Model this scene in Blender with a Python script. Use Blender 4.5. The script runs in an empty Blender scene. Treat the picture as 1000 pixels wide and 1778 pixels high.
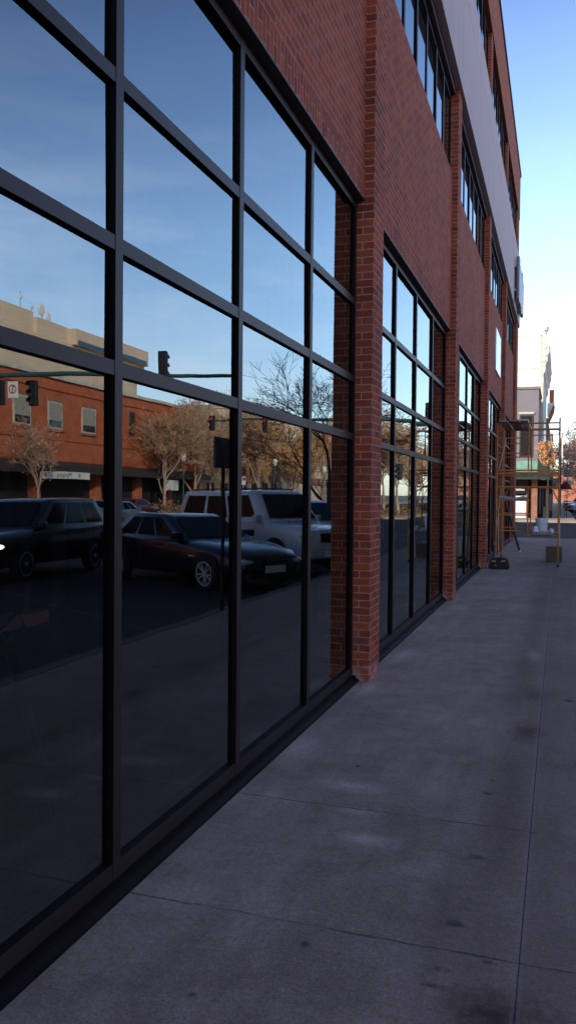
import bpy, bmesh, math, random
from mathutils import Vector, Matrix, noise
R = math.radians
sc = bpy.context.scene
COL = sc.collection
random.seed(7)

# ---------------------------------------------------------------- node helpers
def new_mat(name):
    m = bpy.data.materials.new(name); m.use_nodes = True
    nt = m.node_tree; nt.nodes.clear()
    out = nt.nodes.new('ShaderNodeOutputMaterial')
    return m, nt, out
def N(nt, t, **kw):
    n = nt.nodes.new(t)
    for k, v in kw.items(): setattr(n, k, v)
    return n
def L(nt, a, b): nt.links.new(a, b)
def math_n(nt, op, a, b=None, clamp=False):
    n = N(nt, 'ShaderNodeMath', operation=op, use_clamp=clamp)
    for i, v in enumerate((a, b)):
        if v is None: continue
        if isinstance(v, (int, float)): n.inputs[i].default_value = v
        else: L(nt, v, n.inputs[i])
    return n.outputs[0]
def mixc(nt, fac, a, b, mode='MIX'):
    n = N(nt, 'ShaderNodeMix', data_type='RGBA', blend_type=mode)
    for idx, v in ((0, fac), (6, a), (7, b)):
        if isinstance(v, (int, float)): n.inputs[idx].default_value = v
        elif isinstance(v, tuple): n.inputs[idx].default_value = v if len(v) == 4 else (*v, 1)
        else: L(nt, v, n.inputs[idx])
    return n.outputs[2]
def pos(nt):
    return N(nt, 'ShaderNodeNewGeometry').outputs['Position']
def noise_t(nt, vec, scale, detail=4, rough=.55, out='Fac'):
    n = N(nt, 'ShaderNodeTexNoise'); n.inputs['Scale'].default_value = scale
    n.inputs['Detail'].default_value = detail; n.inputs['Roughness'].default_value = rough
    if vec is not None: L(nt, vec, n.inputs['Vector'])
    return n.outputs[out]
def ramp(nt, fac, stops):
    n = N(nt, 'ShaderNodeValToRGB')
    el = n.color_ramp.elements
    while len(el) < len(stops): el.new(.5)
    for e, (p, c) in zip(el, stops):
        e.position = p; e.color = (c, c, c, 1) if isinstance(c, (int, float)) else (*c, 1)
    L(nt, fac, n.inputs[0]); return n.outputs[0]
def principled(nt, out, base=None, rough=.6, metal=0, spec=.5, normal=None):
    b = N(nt, 'ShaderNodeBsdfPrincipled')
    if base is not None:
        if isinstance(base, tuple): b.inputs['Base Color'].default_value = (*base, 1)
        else: L(nt, base, b.inputs['Base Color'])
    if isinstance(rough, (int, float)): b.inputs['Roughness'].default_value = rough
    else: L(nt, rough, b.inputs['Roughness'])
    b.inputs['Metallic'].default_value = metal
    b.inputs['Specular IOR Level'].default_value = spec
    if normal is not None: L(nt, normal, b.inputs['Normal'])
    L(nt, b.outputs[0], out.inputs[0]); return b
def bump(nt, h, strength=.3, dist=.01, normal=None):
    n = N(nt, 'ShaderNodeBump'); n.inputs['Strength'].default_value = strength; n.inputs['Distance'].default_value = dist
    L(nt, h, n.inputs['Height'])
    if normal is not None: L(nt, normal, n.inputs['Normal'])
    return n.outputs[0]
def plain(name, c, rough=.6, metal=0, var=.25, scale=6, spec=.5, bumpd=0.0):
    m, nt, out = new_mat(name)
    p = pos(nt); f = noise_t(nt, p, scale, 5)
    col = mixc(nt, ramp(nt, f, [(.3, 0), (.7, 1)]), tuple(x*(1-var) for x in c), tuple(min(1, x*(1+var)) for x in c))
    nm = bump(nt, noise_t(nt, p, scale*8, 3), .4, bumpd) if bumpd else None
    principled(nt, out, col, rough, metal, spec, nm)
    return m

def wall_uv(nt, swap=False, off=(0, 0)):
    """brick coordinates in metres taken from the real position of the wall: (run, height)"""
    g = N(nt, 'ShaderNodeNewGeometry')
    s = N(nt, 'ShaderNodeSeparateXYZ'); L(nt, g.outputs['Position'], s.inputs[0])
    n = N(nt, 'ShaderNodeSeparateXYZ'); L(nt, g.outputs['Normal'], n.inputs[0])
    facing = math_n(nt, 'GREATER_THAN', math_n(nt, 'ABSOLUTE', n.outputs[0]), .5)
    mx = N(nt, 'ShaderNodeMix', data_type='FLOAT'); L(nt, facing, mx.inputs[0])
    L(nt, math_n(nt, 'ADD', s.outputs[0], 0.0), mx.inputs[2])
    L(nt, math_n(nt, 'ADD', s.outputs[1], -7.248 + .1016), mx.inputs[3])
    c = N(nt, 'ShaderNodeCombineXYZ')
    u = math_n(nt, 'ADD', mx.outputs[0], off[0]); v = math_n(nt, 'ADD', s.outputs[2], off[1])
    L(nt, v if swap else u, c.inputs[0]); L(nt, u if swap else v, c.inputs[1])
    return c.outputs[0], g.outputs['Position']

def brick(name, c1, c2, mortar, swap=False, off=(0, 0), bw=.2032, rh=.0677, ms=.0052, patch=.35, dirt=None):
    m, nt, out = new_mat(name)
    uv, p = wall_uv(nt, swap, off)
    wob = noise_t(nt, p, 40, 2, out='Color')
    uvw = N(nt, 'ShaderNodeVectorMath', operation='MULTIPLY_ADD'); L(nt, wob, uvw.inputs[0]); uvw.inputs[1].default_value = (.004, .003, 0); L(nt, uv, uvw.inputs[2])
    b = N(nt, 'ShaderNodeTexBrick'); L(nt, uvw.outputs[0], b.inputs['Vector'])
    b.inputs['Scale'].default_value = 1; b.inputs['Mortar Size'].default_value = ms; b.inputs['Mortar Smooth'].default_value = .25
    b.inputs['Brick Width'].default_value = bw; b.inputs['Row Height'].default_value = rh; b.inputs['Bias'].default_value = 0
    b.inputs['Color1'].default_value = (*c1, 1); b.inputs['Color2'].default_value = (*c2, 1); b.inputs['Mortar'].default_value = (*mortar, 1)
    big = noise_t(nt, p, 1.1, 4); fine = noise_t(nt, p, 90, 3)
    col = mixc(nt, patch, b.outputs['Color'], ramp(nt, big, [(.25, .25), (.75, .95)]), 'OVERLAY')
    col = mixc(nt, .35, col, ramp(nt, fine, [(.25, .2), (.75, .85)]), 'OVERLAY')
    col = mixc(nt, math_n(nt, 'MULTIPLY', ramp(nt, noise_t(nt, p, 2.7, 6, .65), [(.55, 0), (.75, 1)]), .22), col, (.42, .30, .25))   # salts
    if dirt:   # lime staining at the foot of the piers
        s = N(nt, 'ShaderNodeSeparateXYZ'); L(nt, p, s.inputs[0])
        f = math_n(nt, 'MULTIPLY', ramp(nt, math_n(nt, 'MULTIPLY', s.outputs[2], 4), [(.15, 1), (.75, 0)]), ramp(nt, noise_t(nt, p, 9, 5), [(.42, 0), (.62, .8)]))
        col = mixc(nt, f, col, dirt)
    h = math_n(nt, 'SUBTRACT', math_n(nt, 'MULTIPLY', fine, .25), b.outputs['Fac'])
    nm = bump(nt, h, .8, .006)
    principled(nt, out, col, .88, 0, .25, nm)
    return m

# ---------------------------------------------------------------- materials
BR1, BR2, MOR = (.36, .076, .033), (.17, .037, .023), (.40, .25, .17)
M = {}
M['brick'] = brick('red_brick', BR1, BR2, MOR, dirt=(.45, .4, .38))
M['soldier'] = brick('soldier_brick', BR1, BR2, MOR, swap=True, off=(0, -.021), patch=.35)
M['brick_panel'] = brick('red_brick_panel', (.40, .092, .042), (.23, .054, .030), (.45, .26, .17), patch=.18)
M['orange_brick'] = brick('orange_brick', (.52, .120, .046), (.39, .09, .037), (.45, .22, .13))
M['frame'] = plain('bronze_aluminium', (.028, .022, .023), .5, 0, .15, 3, spec=.25)
M['sill'] = plain('black_sill', (.008, .006, .006), .7, 0, .3, 8, spec=.12)
M['stone'] = plain('grey_precast', (.62, .50, .47), .85, 0, .08, 1.2, bumpd=.002)
def stone():
    m, nt, out = new_mat('streaked_precast'); p = pos(nt)
    mp_ = N(nt, 'ShaderNodeMapping'); L(nt, p, mp_.inputs[0]); mp_.inputs['Scale'].default_value = (1, 3.5, .35)
    col = mixc(nt, ramp(nt, noise_t(nt, mp_.outputs[0], 1.5, 5), [(.35, 0), (.7, 1)]), (.55, .475, .465), (.61, .53, .52))
    principled(nt, out, col, .85, 0, .3, bump(nt, noise_t(nt, p, 30, 3), .3, .003)); return m
M['stone'] = stone()
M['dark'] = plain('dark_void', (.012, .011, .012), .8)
M['soffit'] = plain('dark_soffit', (.05, .035, .033), .6)
M['cream'] = plain('cream_paint', (.74, .68, .55), .8, 0, .1, .8)
M['creamtrim'] = plain('cream_trim', (.55, .50, .42), .8, 0, .25, 2)
M['greywall'] = plain('grey_stucco', (.20, .175, .185), .9, 0, .12, .9)
M['green'] = plain('green_canvas', (.17, .30, .22), .8, 0, .35, 1.5)
M['darkgreen'] = plain('dark_green_canvas', (.02, .04, .035), .8)
M['maroon'] = plain('maroon_canvas', (.14, .02, .02), .8)
M['wood'] = plain('brown_timber', (.27, .13, .075), .7, 0, .25, 3)
M['white'] = plain('white_paint', (.8, .78, .72), .6, 0, .06, 2)
M['whiteplastic'] = plain('white_plastic', (.72, .72, .76), .45, 0, .06, 4)
M['redbrick_far'] = brick('far_red_brick', (.40, .13, .07), (.3, .09, .05), (.4, .25, .18))
M['beige'] = plain('beige_concrete', (.66, .50, .36), .85, 0, .1, .3)
M['tan'] = plain('tan_concrete', (.36, .25, .16), .85, 0, .1, .3)
M['orange'] = plain('orange_scaffold_paint', (.56, .22, .04), .5, .1, .35, 14)
M['galv'] = plain('galvanised', (.35, .35, .37), .4, .7, .2, 10)
M['greenmetal'] = plain('green_pole_paint', (.05, .11, .10), .45, .2, .2, 2)
M['black'] = plain('black_plastic', (.012, .012, .013), .5, 0, .3, 10)
M['blackcloth'] = plain('black_nylon', (.015, .014, .016), .8, 0, .4, 20)
M['yellow'] = plain('yellow_webbing', (.42, .19, .02), .6, 0, .25, 20)
M['card'] = plain('brown_cardboard', (.16, .10, .06), .85, 0, .15, 5)
M['plank'] = plain('weathered_plank', (.30, .25, .20), .8, 0, .3, 9)
M['cloth'] = plain('grey_dust_sheet', (.34, .32, .32), .9, 0, .25, 12)
M['rope'] = plain('pale_rope', (.62, .58, .52), .9, 0, .2, 30)
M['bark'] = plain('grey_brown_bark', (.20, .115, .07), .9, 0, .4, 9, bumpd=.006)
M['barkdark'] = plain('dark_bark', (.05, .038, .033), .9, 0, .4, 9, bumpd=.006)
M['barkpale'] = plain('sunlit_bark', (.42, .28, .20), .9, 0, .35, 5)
M['leaf'] = plain('dry_tan_leaf', (.60, .32, .13), .8, 0, .45, 2.5)
M['leafpale'] = plain('pale_dry_leaf', (.55, .36, .20), .8, 0, .4, 2.5)
M['hedge'] = plain('winter_hedge', (.13, .09, .035), .9, 0, .5, 6)
M['tyre'] = plain('tyre_rubber', (.012, .012, .012), .8)
M['rim'] = plain('alloy_rim', (.6, .6, .62), .3, .35, .1, 20)
M['chrome'] = plain('chrome_trim', (.6, .6, .62), .15, 1, .05, 5)
M['lens'] = plain('lamp_lens', (.6, .62, .66), .12, 0, .2, 9, spec=.8)
M['amber'] = plain('amber_lens', (.5, .12, .03), .2)
M['redpaint'] = plain('red_paint', (.6, .03, .03), .5)
M['signgrey'] = plain('aluminium_sign_back', (.12, .12, .13), .5, .4)
M['letterblue'] = plain('dark_letter_face', (.17, .15, .19), .35, .1, .4, 2)
M['terrace'] = plain('planting_soil', (.22, .13, .07), .95, 0, .5, 3)

def emit_lamp(name, c, s):
    m, nt, out = new_mat(name)
    e = N(nt, 'ShaderNodeEmission'); e.inputs[0].default_value = (*c, 1); e.inputs[1].default_value = s
    L(nt, e.outputs[0], out.inputs[0]); return m
M['redlamp'] = emit_lamp('lit_red_lamp', (1, .03, .03), 1.3)
M['headlamp'] = emit_lamp('lit_headlamp', (1, .9, .75), 7)
M['foglamp'] = emit_lamp('lit_fog_lamp', (1, .62, .25), 6)

def car_paint(name, c, metal=.2):
    m, nt, out = new_mat(name)
    b = principled(nt, out, mixc(nt, noise_t(nt, pos(nt), 3, 3), tuple(x*.9 for x in c), c), .35, metal, .5)
    b.inputs['Coat Weight'].default_value = .8; b.inputs['Coat Roughness'].default_value = .06
    return m
M['car_navy'] = car_paint('navy_car_paint', (.006, .008, .016))
M['car_white'] = car_paint('white_car_paint', (.62, .62, .63), 0)
M['car_brown'] = car_paint('dark_brown_car_paint', (.010, .008, .009))
M['car_silver'] = car_paint('silver_car_paint', (.5, .5, .52))
M['car_red'] = car_paint('dark_red_car_paint', (.12, .02, .025))

def glass(name, tint, ior, back):
    """coated tinted glazing: mirror layer over a see-through dark tint (or an opaque dark back)"""
    m, nt, out = new_mat(name)
    fr = N(nt, 'ShaderNodeFresnel'); fr.inputs[0].default_value = ior
    p = pos(nt)
    wav = noise_t(nt, p, .9, 2)
    nm = bump(nt, wav, .22, .006)
    gl = N(nt, 'ShaderNodeBsdfGlossy'); gl.inputs['Color'].default_value = (*tint, 1); gl.inputs['Roughness'].default_value = 0.0
    L(nt, nm, gl.inputs['Normal'])
    if back is None:
        tr = N(nt, 'ShaderNodeBsdfTransparent'); tr.inputs[0].default_value = (.60, .66, .68, 1)
    else:
        tr = N(nt, 'ShaderNodeBsdfDiffuse'); tr.inputs[0].default_value = (*back, 1)
    # faint dust film
    df = N(nt, 'ShaderNodeBsdfDiffuse'); df.inputs[0].default_value = (.30, .27, .27, 1)
    mpp = N(nt, 'ShaderNodeMapping'); L(nt, p, mpp.inputs[0]); mpp.inputs['Scale'].default_value = (1, 9, .5)
    stk = ramp(nt, noise_t(nt, mpp.outputs[0], 1.6, 4), [(.52, 0), (.8, 1)])
    spk = ramp(nt, noise_t(nt, p, 45, 2), [(.70, 0), (.76, 1)])
    dust = math_n(nt, 'ADD', math_n(nt, 'ADD', math_n(nt, 'MULTIPLY', ramp(nt, noise_t(nt, p, 2.2, 6), [(.45, 0), (.8, 1)]), .010), math_n(nt, 'MULTIPLY', stk, .028)), math_n(nt, 'MULTIPLY', spk, .02))
    mx = N(nt, 'ShaderNodeMixShader'); L(nt, fr.outputs[0], mx.inputs[0]); L(nt, tr.outputs[0], mx.inputs[1]); L(nt, gl.outputs[0], mx.inputs[2])
    m2 = N(nt, 'ShaderNodeMixShader'); L(nt, dust, m2.inputs[0]); L(nt, mx.outputs[0], m2.inputs[1]); L(nt, df.outputs[0], m2.inputs[2])
    L(nt, m2.outputs[0], out.inputs[0])
    return m
M['glass'] = glass('tinted_storefront_glass', (.86, .97, 1.0), 2.75, None)
M['glass_up'] = glass('upper_window_glass', (.85, .95, 1.0), 3.6, (.006, .007, .009))
M['carglass'] = plain('car_glass', (.008, .010, .013), .06, 0, .2, 2, spec=.14)
M['glass_far'] = glass('far_window_glass', (.9, .95, 1), 1.9, (.02, .022, .025))
M['blueglass'] = glass('blue_window_glass', (.7, .85, 1), 2.2, (.02, .035, .05))
M['shade'] = plain('window_blind', (.36, .31, .25), .8, 0, .15, 4)

# sidewalk ---------------------------------------------------------------
def sidewalk_mat():
    m, nt, out = new_mat('concrete_sidewalk')
    p = pos(nt); s = N(nt, 'ShaderNodeSeparateXYZ'); L(nt, p, s.inputs[0]); X, Y = s.outputs[0], s.outputs[1]
    big = noise_t(nt, p, .9, 6, .6); mid = noise_t(nt, p, 5, 6, .65); fine = noise_t(nt, p, 160, 3)
    stretch = N(nt, 'ShaderNodeMapping'); L(nt, p, stretch.inputs[0]); stretch.inputs['Scale'].default_value = (3.5, .6, 1)
    streak = noise_t(nt, stretch.outputs[0], 2.2, 5, .6)
    col = mixc(nt, ramp(nt, big, [(.3, 0), (.7, 1)]), (.265, .186, .147), (.40, .29, .235))
    col = mixc(nt, .45, col, ramp(nt, mid, [(.25, .3), (.75, .72)]), 'OVERLAY')
    col = mixc(nt, .3, col, ramp(nt, streak, [(.3, .3), (.7, .7)]), 'OVERLAY')
    col = mixc(nt, .5, col, ramp(nt, noise_t(nt, p, 95, 4, .75), [(.35, .22), (.65, .78)]), 'OVERLAY')
    # brownish traffic stain near the long joint
    band = ramp(nt, math_n(nt, 'ABSOLUTE', math_n(nt, 'SUBTRACT', X, 1.38)), [(.05, 1), (.30, 0)])
    col = mixc(nt, math_n(nt, 'MULTIPLY', band, ramp(nt, mid, [(.38, .05), (.62, .55)])), col, (.15, .092, .072))
    # outer strip beyond the joint is a different pour
    outer = math_n(nt, 'GREATER_THAN', X, 1.505)
    col = mixc(nt, math_n(nt, 'MULTIPLY', outer, .35), col, (.19, .125, .105))
    wob = math_n(nt, 'MULTIPLY', math_n(nt, 'SUBTRACT', noise_t(nt, p, 7, 6, .7), .5), .05)
    mid2 = noise_t(nt, p, 16, 6, .7)
    def spot(cx, cy, rx, ry, c, k, edge=.1, amp=2.6):
        nonlocal col
        dx = math_n(nt, 'DIVIDE', math_n(nt, 'SUBTRACT', X, cx), rx); dy = math_n(nt, 'DIVIDE', math_n(nt, 'SUBTRACT', Y, cy), ry)
        d = math_n(nt, 'SQRT', math_n(nt, 'ADD', math_n(nt, 'MULTIPLY', dx, dx), math_n(nt, 'MULTIPLY', dy, dy)))
        d = math_n(nt, 'ADD', d, math_n(nt, 'MULTIPLY', math_n(nt, 'SUBTRACT', math_n(nt, 'ADD', math_n(nt, 'MULTIPLY', mid, .5), math_n(nt, 'MULTIPLY', mid2, .5)), .5), amp))
        f = math_n(nt, 'MULTIPLY', ramp(nt, d, [(edge, 1), (1.0, 0)]), k)
        col = mixc(nt, f, col, c)
    DK, BN, LT = (.06, .045, .04), (.075, .042, .032), (.66, .52, .46)
    spot(1.42, 6.13, .14, .36, BN, .75); spot(1.44, 2.72, .22, .2, BN, .9); spot(1.45, 7.3, .1, .3, BN, .4)
    for cx, cy, rx, ry in ((1.28, 3.9, .05, .03), (1.25, 4.76, .035, .03), (1.25, 3.26, .05, .03), (1.23, 2.93, .05, .025), (1.40, 3.03, .03, .02), (1.71, 7.17, .06, .05), (.73, 2.92, .02, .03), (.46, 2.5, .018, .02), (1.22, 2.82, .04, .02), (1.26, 5.0, .02, .02), (.44, 4.97, .015, .03)):
        spot(cx, cy, rx, ry, DK, .75, .15, 4.0)
    spot(1.36, 4.6, .16, 1.5, (.15, .10, .08), .5); spot(1.3, 8.5, .15, 2.2, (.15, .10, .08), .45); spot(1.35, 13, .2, 4, (.15, .10, .08), .4); spot(1.2, 3.4, .12, .7, (.15, .1, .08), .4)
    for cx, cy, rx, ry, k in ((.5, 4.62, .28, .12, .5), (.74, 3.92, .2, .09, .55), (-.02, 5.2, .14, .4, .35), (.06, 8.6, .1, .5, .45), (.05, 7.0, .1, .3, .5), (.62, 4.25, .15, .06, .4), (1.38, 9.1, .12, .5, .3), (.2, 12.6, .2, .5, .35), (.1, 3.1, .2, .2, .25)):
        spot(cx, cy, rx, ry, LT, k)
    # joints
    xj = math_n(nt, 'ABSOLUTE', math_n(nt, 'SUBTRACT', X, 1.505))
    long_j = math_n(nt, 'LESS_THAN', xj, .0022)
    side = math_n(nt, 'LESS_THAN', math_n(nt, 'ABSOLUTE', math_n(nt, 'SUBTRACT', xj, .010)), .006)
    col = mixc(nt, math_n(nt, 'MULTIPLY', side, .25), col, (.3, .28, .28))
    h = None
    col = mixc(nt, .38, col, ramp(nt, noise_t(nt, p, 34, 5, .7), [(.3, .25), (.7, .75)]), 'OVERLAY')
    yw = math_n(nt, 'ADD', Y, wob)
    cross = None
    for k, yy in enumerate((3.06, 4.29, 7.15, 9.7, 12.2, 14.6, 17.1, 19.5, 22, 24.5, 27, 29.5, 32)):
        c = ramp(nt, math_n(nt, 'ABSOLUTE', math_n(nt, 'SUBTRACT', yw, yy)), [(.002, 1), (.0075 if k < 2 else .006, 0)])
        c = math_n(nt, 'MULTIPLY', c, .95 if k < 2 else .3)
        cross = c if cross is None else math_n(nt, 'MAXIMUM', cross, c)
    cross = math_n(nt, 'MULTIPLY', cross, ramp(nt, noise_t(nt, p, 3.1, 3), [(.36, .15), (.55, 1)]))
    j = math_n(nt, 'MAXIMUM', long_j, cross)
    col = mixc(nt, math_n(nt, 'MULTIPLY', j, .85), col, (.028, .025, .026))
    h = math_n(nt, 'SUBTRACT', math_n(nt, 'ADD', math_n(nt, 'MULTIPLY', fine, .25), math_n(nt, 'MULTIPLY', mid, .5)), j)
    principled(nt, out, col, .93, 0, .2, bump(nt, h, .55, .006))
    return m
M['sidewalk'] = sidewalk_mat()
def asphalt():
    m, nt, out = new_mat('asphalt')
    p = pos(nt)
    col = mixc(nt, noise_t(nt, p, .5, 6), (.011, .010, .0105), (.026, .023, .024))
    col = mixc(nt, .5, col, ramp(nt, noise_t(nt, p, 120, 2), [(.3, .25), (.7, .75)]), 'OVERLAY')
    principled(nt, out, col, .9, 0, .3, bump(nt, noise_t(nt, p, 200, 2), .4, .004)); return m
M['asphalt'] = asphalt()
M['walk_far'] = plain('far_concrete', (.36, .29, .23), .9, 0, .15, .8)
M['kerb'] = plain('kerb_concrete', (.10, .085, .08), .9, 0, .2, 3)
M['marking'] = plain('road_marking', (.05, .045, .043), .9, 0, .6, 3)
M['ground'] = plain('winter_ground', (.14, .11, .08), .95, 0, .3, .1)
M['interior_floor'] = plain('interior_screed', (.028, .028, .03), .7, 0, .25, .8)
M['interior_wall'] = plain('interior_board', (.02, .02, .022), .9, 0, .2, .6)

# ---------------------------------------------------------------- object helpers
class MB:
    def __init__(self): self.bm = bmesh.new()
    def box(self, x0, x1, y0, y1, z0, z1, rot=None):
        v = [Vector((x, y, z)) for z in (z0, z1) for x, y in ((x0, y0), (x1, y0), (x1, y1), (x0, y1))]
        if rot is not None:
            c = Vector(((x0+x1)/2, (y0+y1)/2, (z0+z1)/2)); v = [c + rot @ (a-c) for a in v]
        v = [self.bm.verts.new(a) for a in v]
        for f in ((3, 2, 1, 0), (4, 5, 6, 7), (0, 1, 5, 4), (1, 2, 6, 5), (2, 3, 7, 6), (3, 0, 4, 7)):
            self.bm.faces.new([v[i] for i in f])
        return self
    def poly(self, pts):
        self.bm.faces.new([self.bm.verts.new(p) for p in pts]); return self
    def prism(self, prof, axis, a, b):
        """extrude a 2-D profile along an axis: profile in the other two coordinates (in x,y,z order)"""
        def P(q, t):
            q = list(q); q.insert(axis, t); return q
        A = [self.bm.verts.new(P(q, a)) for q in prof]; B = [self.bm.verts.new(P(q, b)) for q in prof]
        n = len(prof)
        self.bm.faces.new(A); self.bm.faces.new(B[::-1])
        for i in range(n): self.bm.faces.new((A[i], B[i], B[(i+1) % n], A[(i+1) % n]))
        return self
    def tube(self, pts, r, n=8, cap=True):
        pts = [Vector(p) for p in pts]; rs = r if isinstance(r, (list, tuple)) else [r]*len(pts)
        rings = []; ref = None
        for i, p in enumerate(pts):
            d = (pts[min(i+1, len(pts)-1)] - pts[max(i-1, 0)]).normalized()
            if ref is None: ref = Vector((0, 0, 1)) if abs(d.z) < .9 else Vector((1, 0, 0))
            a = d.cross(ref).normalized(); b = d.cross(a)
            ref = b.cross(d) if False else ref
            rings.append([self.bm.verts.new(p + (a*math.cos(t) + b*math.sin(t))*rs[i]) for t in (2*math.pi*k/n for k in range(n))])
        for A, B in zip(rings, rings[1:]):
            for k in range(n): self.bm.faces.new((A[k], A[(k+1) % n], B[(k+1) % n], B[k]))
        if cap:
            self.bm.faces.new(rings[0][::-1]); self.bm.faces.new(rings[-1])
        return self
    def lathe(self, prof, c, n=20, axis='Z', cap=True):
        rings = []
        for r, h in prof:
            ring = []
            for k in range(n):
                t = 2*math.pi*k/n; a, b = r*math.cos(t), r*math.sin(t)
                q = {'Z': (a, b, h), 'Y': (a, h, b), 'X': (h, a, b)}[axis]
                ring.append(self.bm.verts.new(Vector(c)+Vector(q)))
            rings.append(ring)
        for A, B in zip(rings, rings[1:]):
            for k in range(n): self.bm.faces.new((A[k], A[(k+1) % n], B[(k+1) % n], B[k]))
        if cap and prof[0][0] > 1e-4: self.bm.faces.new(rings[0][::-1])
        if cap and prof[-1][0] > 1e-4: self.bm.faces.new(rings[-1])
        return self
    def build(self, name, mat, parent=None, flip=True, smooth=False, bevel=0, local=False):
        if flip: bmesh.ops.recalc_face_normals(self.bm, faces=self.bm.faces)
        if bevel:
            bmesh.ops.bevel(self.bm, geom=[e for e in self.bm.edges if len(e.link_faces) == 2 and e.calc_face_angle(0) > .6], offset=bevel, segments=2, affect='EDGES', profile=.5)
        me = bpy.data.meshes.new(name); self.bm.to_mesh(me); self.bm.free()
        for m in (mat if isinstance(mat, (list, tuple)) else [mat]): me.materials.append(M[m] if isinstance(m, str) else m)
        if smooth:
            me.polygons.foreach_set('use_smooth', [True]*len(me.polygons))
            try: me.set_sharp_from_angle(angle=R(40))
            except Exception: pass
        o = bpy.data.objects.new(name, me); COL.objects.link(o)
        if parent is not None:
            o.parent = parent
            if not local:
                # world coordinates inside the mesh: cancel the parents' offset
                off = Vector((0, 0, 0)); q = parent
                while q is not None: off += q.location; q = q.parent
                o.location = -off
        return o
def tag(o, label=None, cat=None, group=None, kind=None):
    if label: o['label'] = label
    if cat: o['category'] = cat
    if group: o['group'] = group
    if kind: o['kind'] = kind
    return o
def empty(name, label, cat, loc=(0, 0, 0), rz=0, group=None):
    o = bpy.data.objects.new(name, None); COL.objects.link(o); o.empty_display_size = .2
    o.location = loc; o.rotation_euler = (0, 0, rz)
    return tag(o, label, cat, group)
def struct(o): o['kind'] = 'structure'; return o
def copy_tree(o, parent=None):
    c = o.copy(); COL.objects.link(c)
    if parent is not None: c.parent = parent
    for ch in o.children: copy_tree(ch, c)
    return c
def text_mesh(name, s, size, mat, parent, loc, rot, depth=.004, local=True):
    cu = bpy.data.curves.new(name, 'FONT'); cu.body = s; cu.size = size; cu.extrude = depth; cu.align_x = 'CENTER'; cu.align_y = 'CENTER'
    t = bpy.data.objects.new(name, cu); COL.objects.link(t)
    dg = bpy.context.evaluated_depsgraph_get(); me = bpy.data.meshes.new_from_object(t.evaluated_get(dg))
    bpy.data.objects.remove(t); bpy.data.curves.remove(cu)
    me.materials.clear(); me.materials.append(M[mat])
    o = bpy.data.objects.new(name, me); COL.objects.link(o); o.parent = parent; o.location = loc; o.rotation_euler = rot
    return o

def dark_returns(o):
    # sides of the glazing bars coloured black to stand in for their shade
    for pl in o.data.polygons: pl.material_index = 0 if abs(pl.normal.x) > .5 else 1
    return o
# ---------------------------------------------------------------- ground, roads
def sheet(name, mat, x0, x1, y0, y1, z, nx=1, ny=1):
    b = MB(); b.poly([(x0, y0, z), (x1, y0, z), (x1, y1, z), (x0, y1, z)]); return struct(b.build(name, mat))
ZR = -.15                                     # road level below the sidewalk
sheet('ground', 'ground', -900, 900, -300, 1500, ZR-.02)
sheet('road', 'asphalt', 2.75, 28.0, -120, 420, ZR)
sheet('cross_street', 'asphalt', -220, 2.75, 34.9, 60.2, ZR)
struct(MB().box(-.6, 2.6, -40, 34.6, ZR-.05, 0).build('sidewalk', 'sidewalk'))
struct(MB().box(2.6, 2.75, -40, 34.75, ZR-.05, .004).box(-30, 2.6, 34.6, 34.75, ZR-.05, .004).build('kerb', 'kerb'))
struct(MB().box(-40, -.6, 33.0, 34.6, ZR-.05, 0).build('side_pavement', 'sidewalk'))
struct(MB().box(-60, 2.75, 60.2, 330, ZR-.05, 0).build('far_pavement', 'walk_far'))
struct(MB().box(28.0, 33.5, -60, 330, ZR-.05, 0).build('opposite_pavement', 'walk_far'))
b = MB()
for yy in (-2, 2.3, 6.6, 10.9, 14.6, 18.3, 22.0):        # angled parking lines
    c, s = math.cos(R(212)), math.sin(R(212))
    x0, y0 = 2.95, yy - 1.2
    x1, y1 = x0 - c*6.2, y0 - s*6.2
    b.poly([(x0, y0, ZR+.006), (x0 + .05, y0 - .1, ZR+.006), (x1 + .05, y1 - .1, ZR+.006), (x1, y1, ZR+.006)])
struct(b.build('parking_lines', 'marking'))
b = MB()
for k in range(60):
    y = -20 + k*6
    if 34 < y < 60: continue
    b.box(15.3, 15.42, y, y+3, ZR+.004, ZR+.008)
b.box(-14, 2.2, 47.4, 47.52, ZR+.004, ZR+.008)
struct(b.build('lane_markings', 'marking'))

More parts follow.
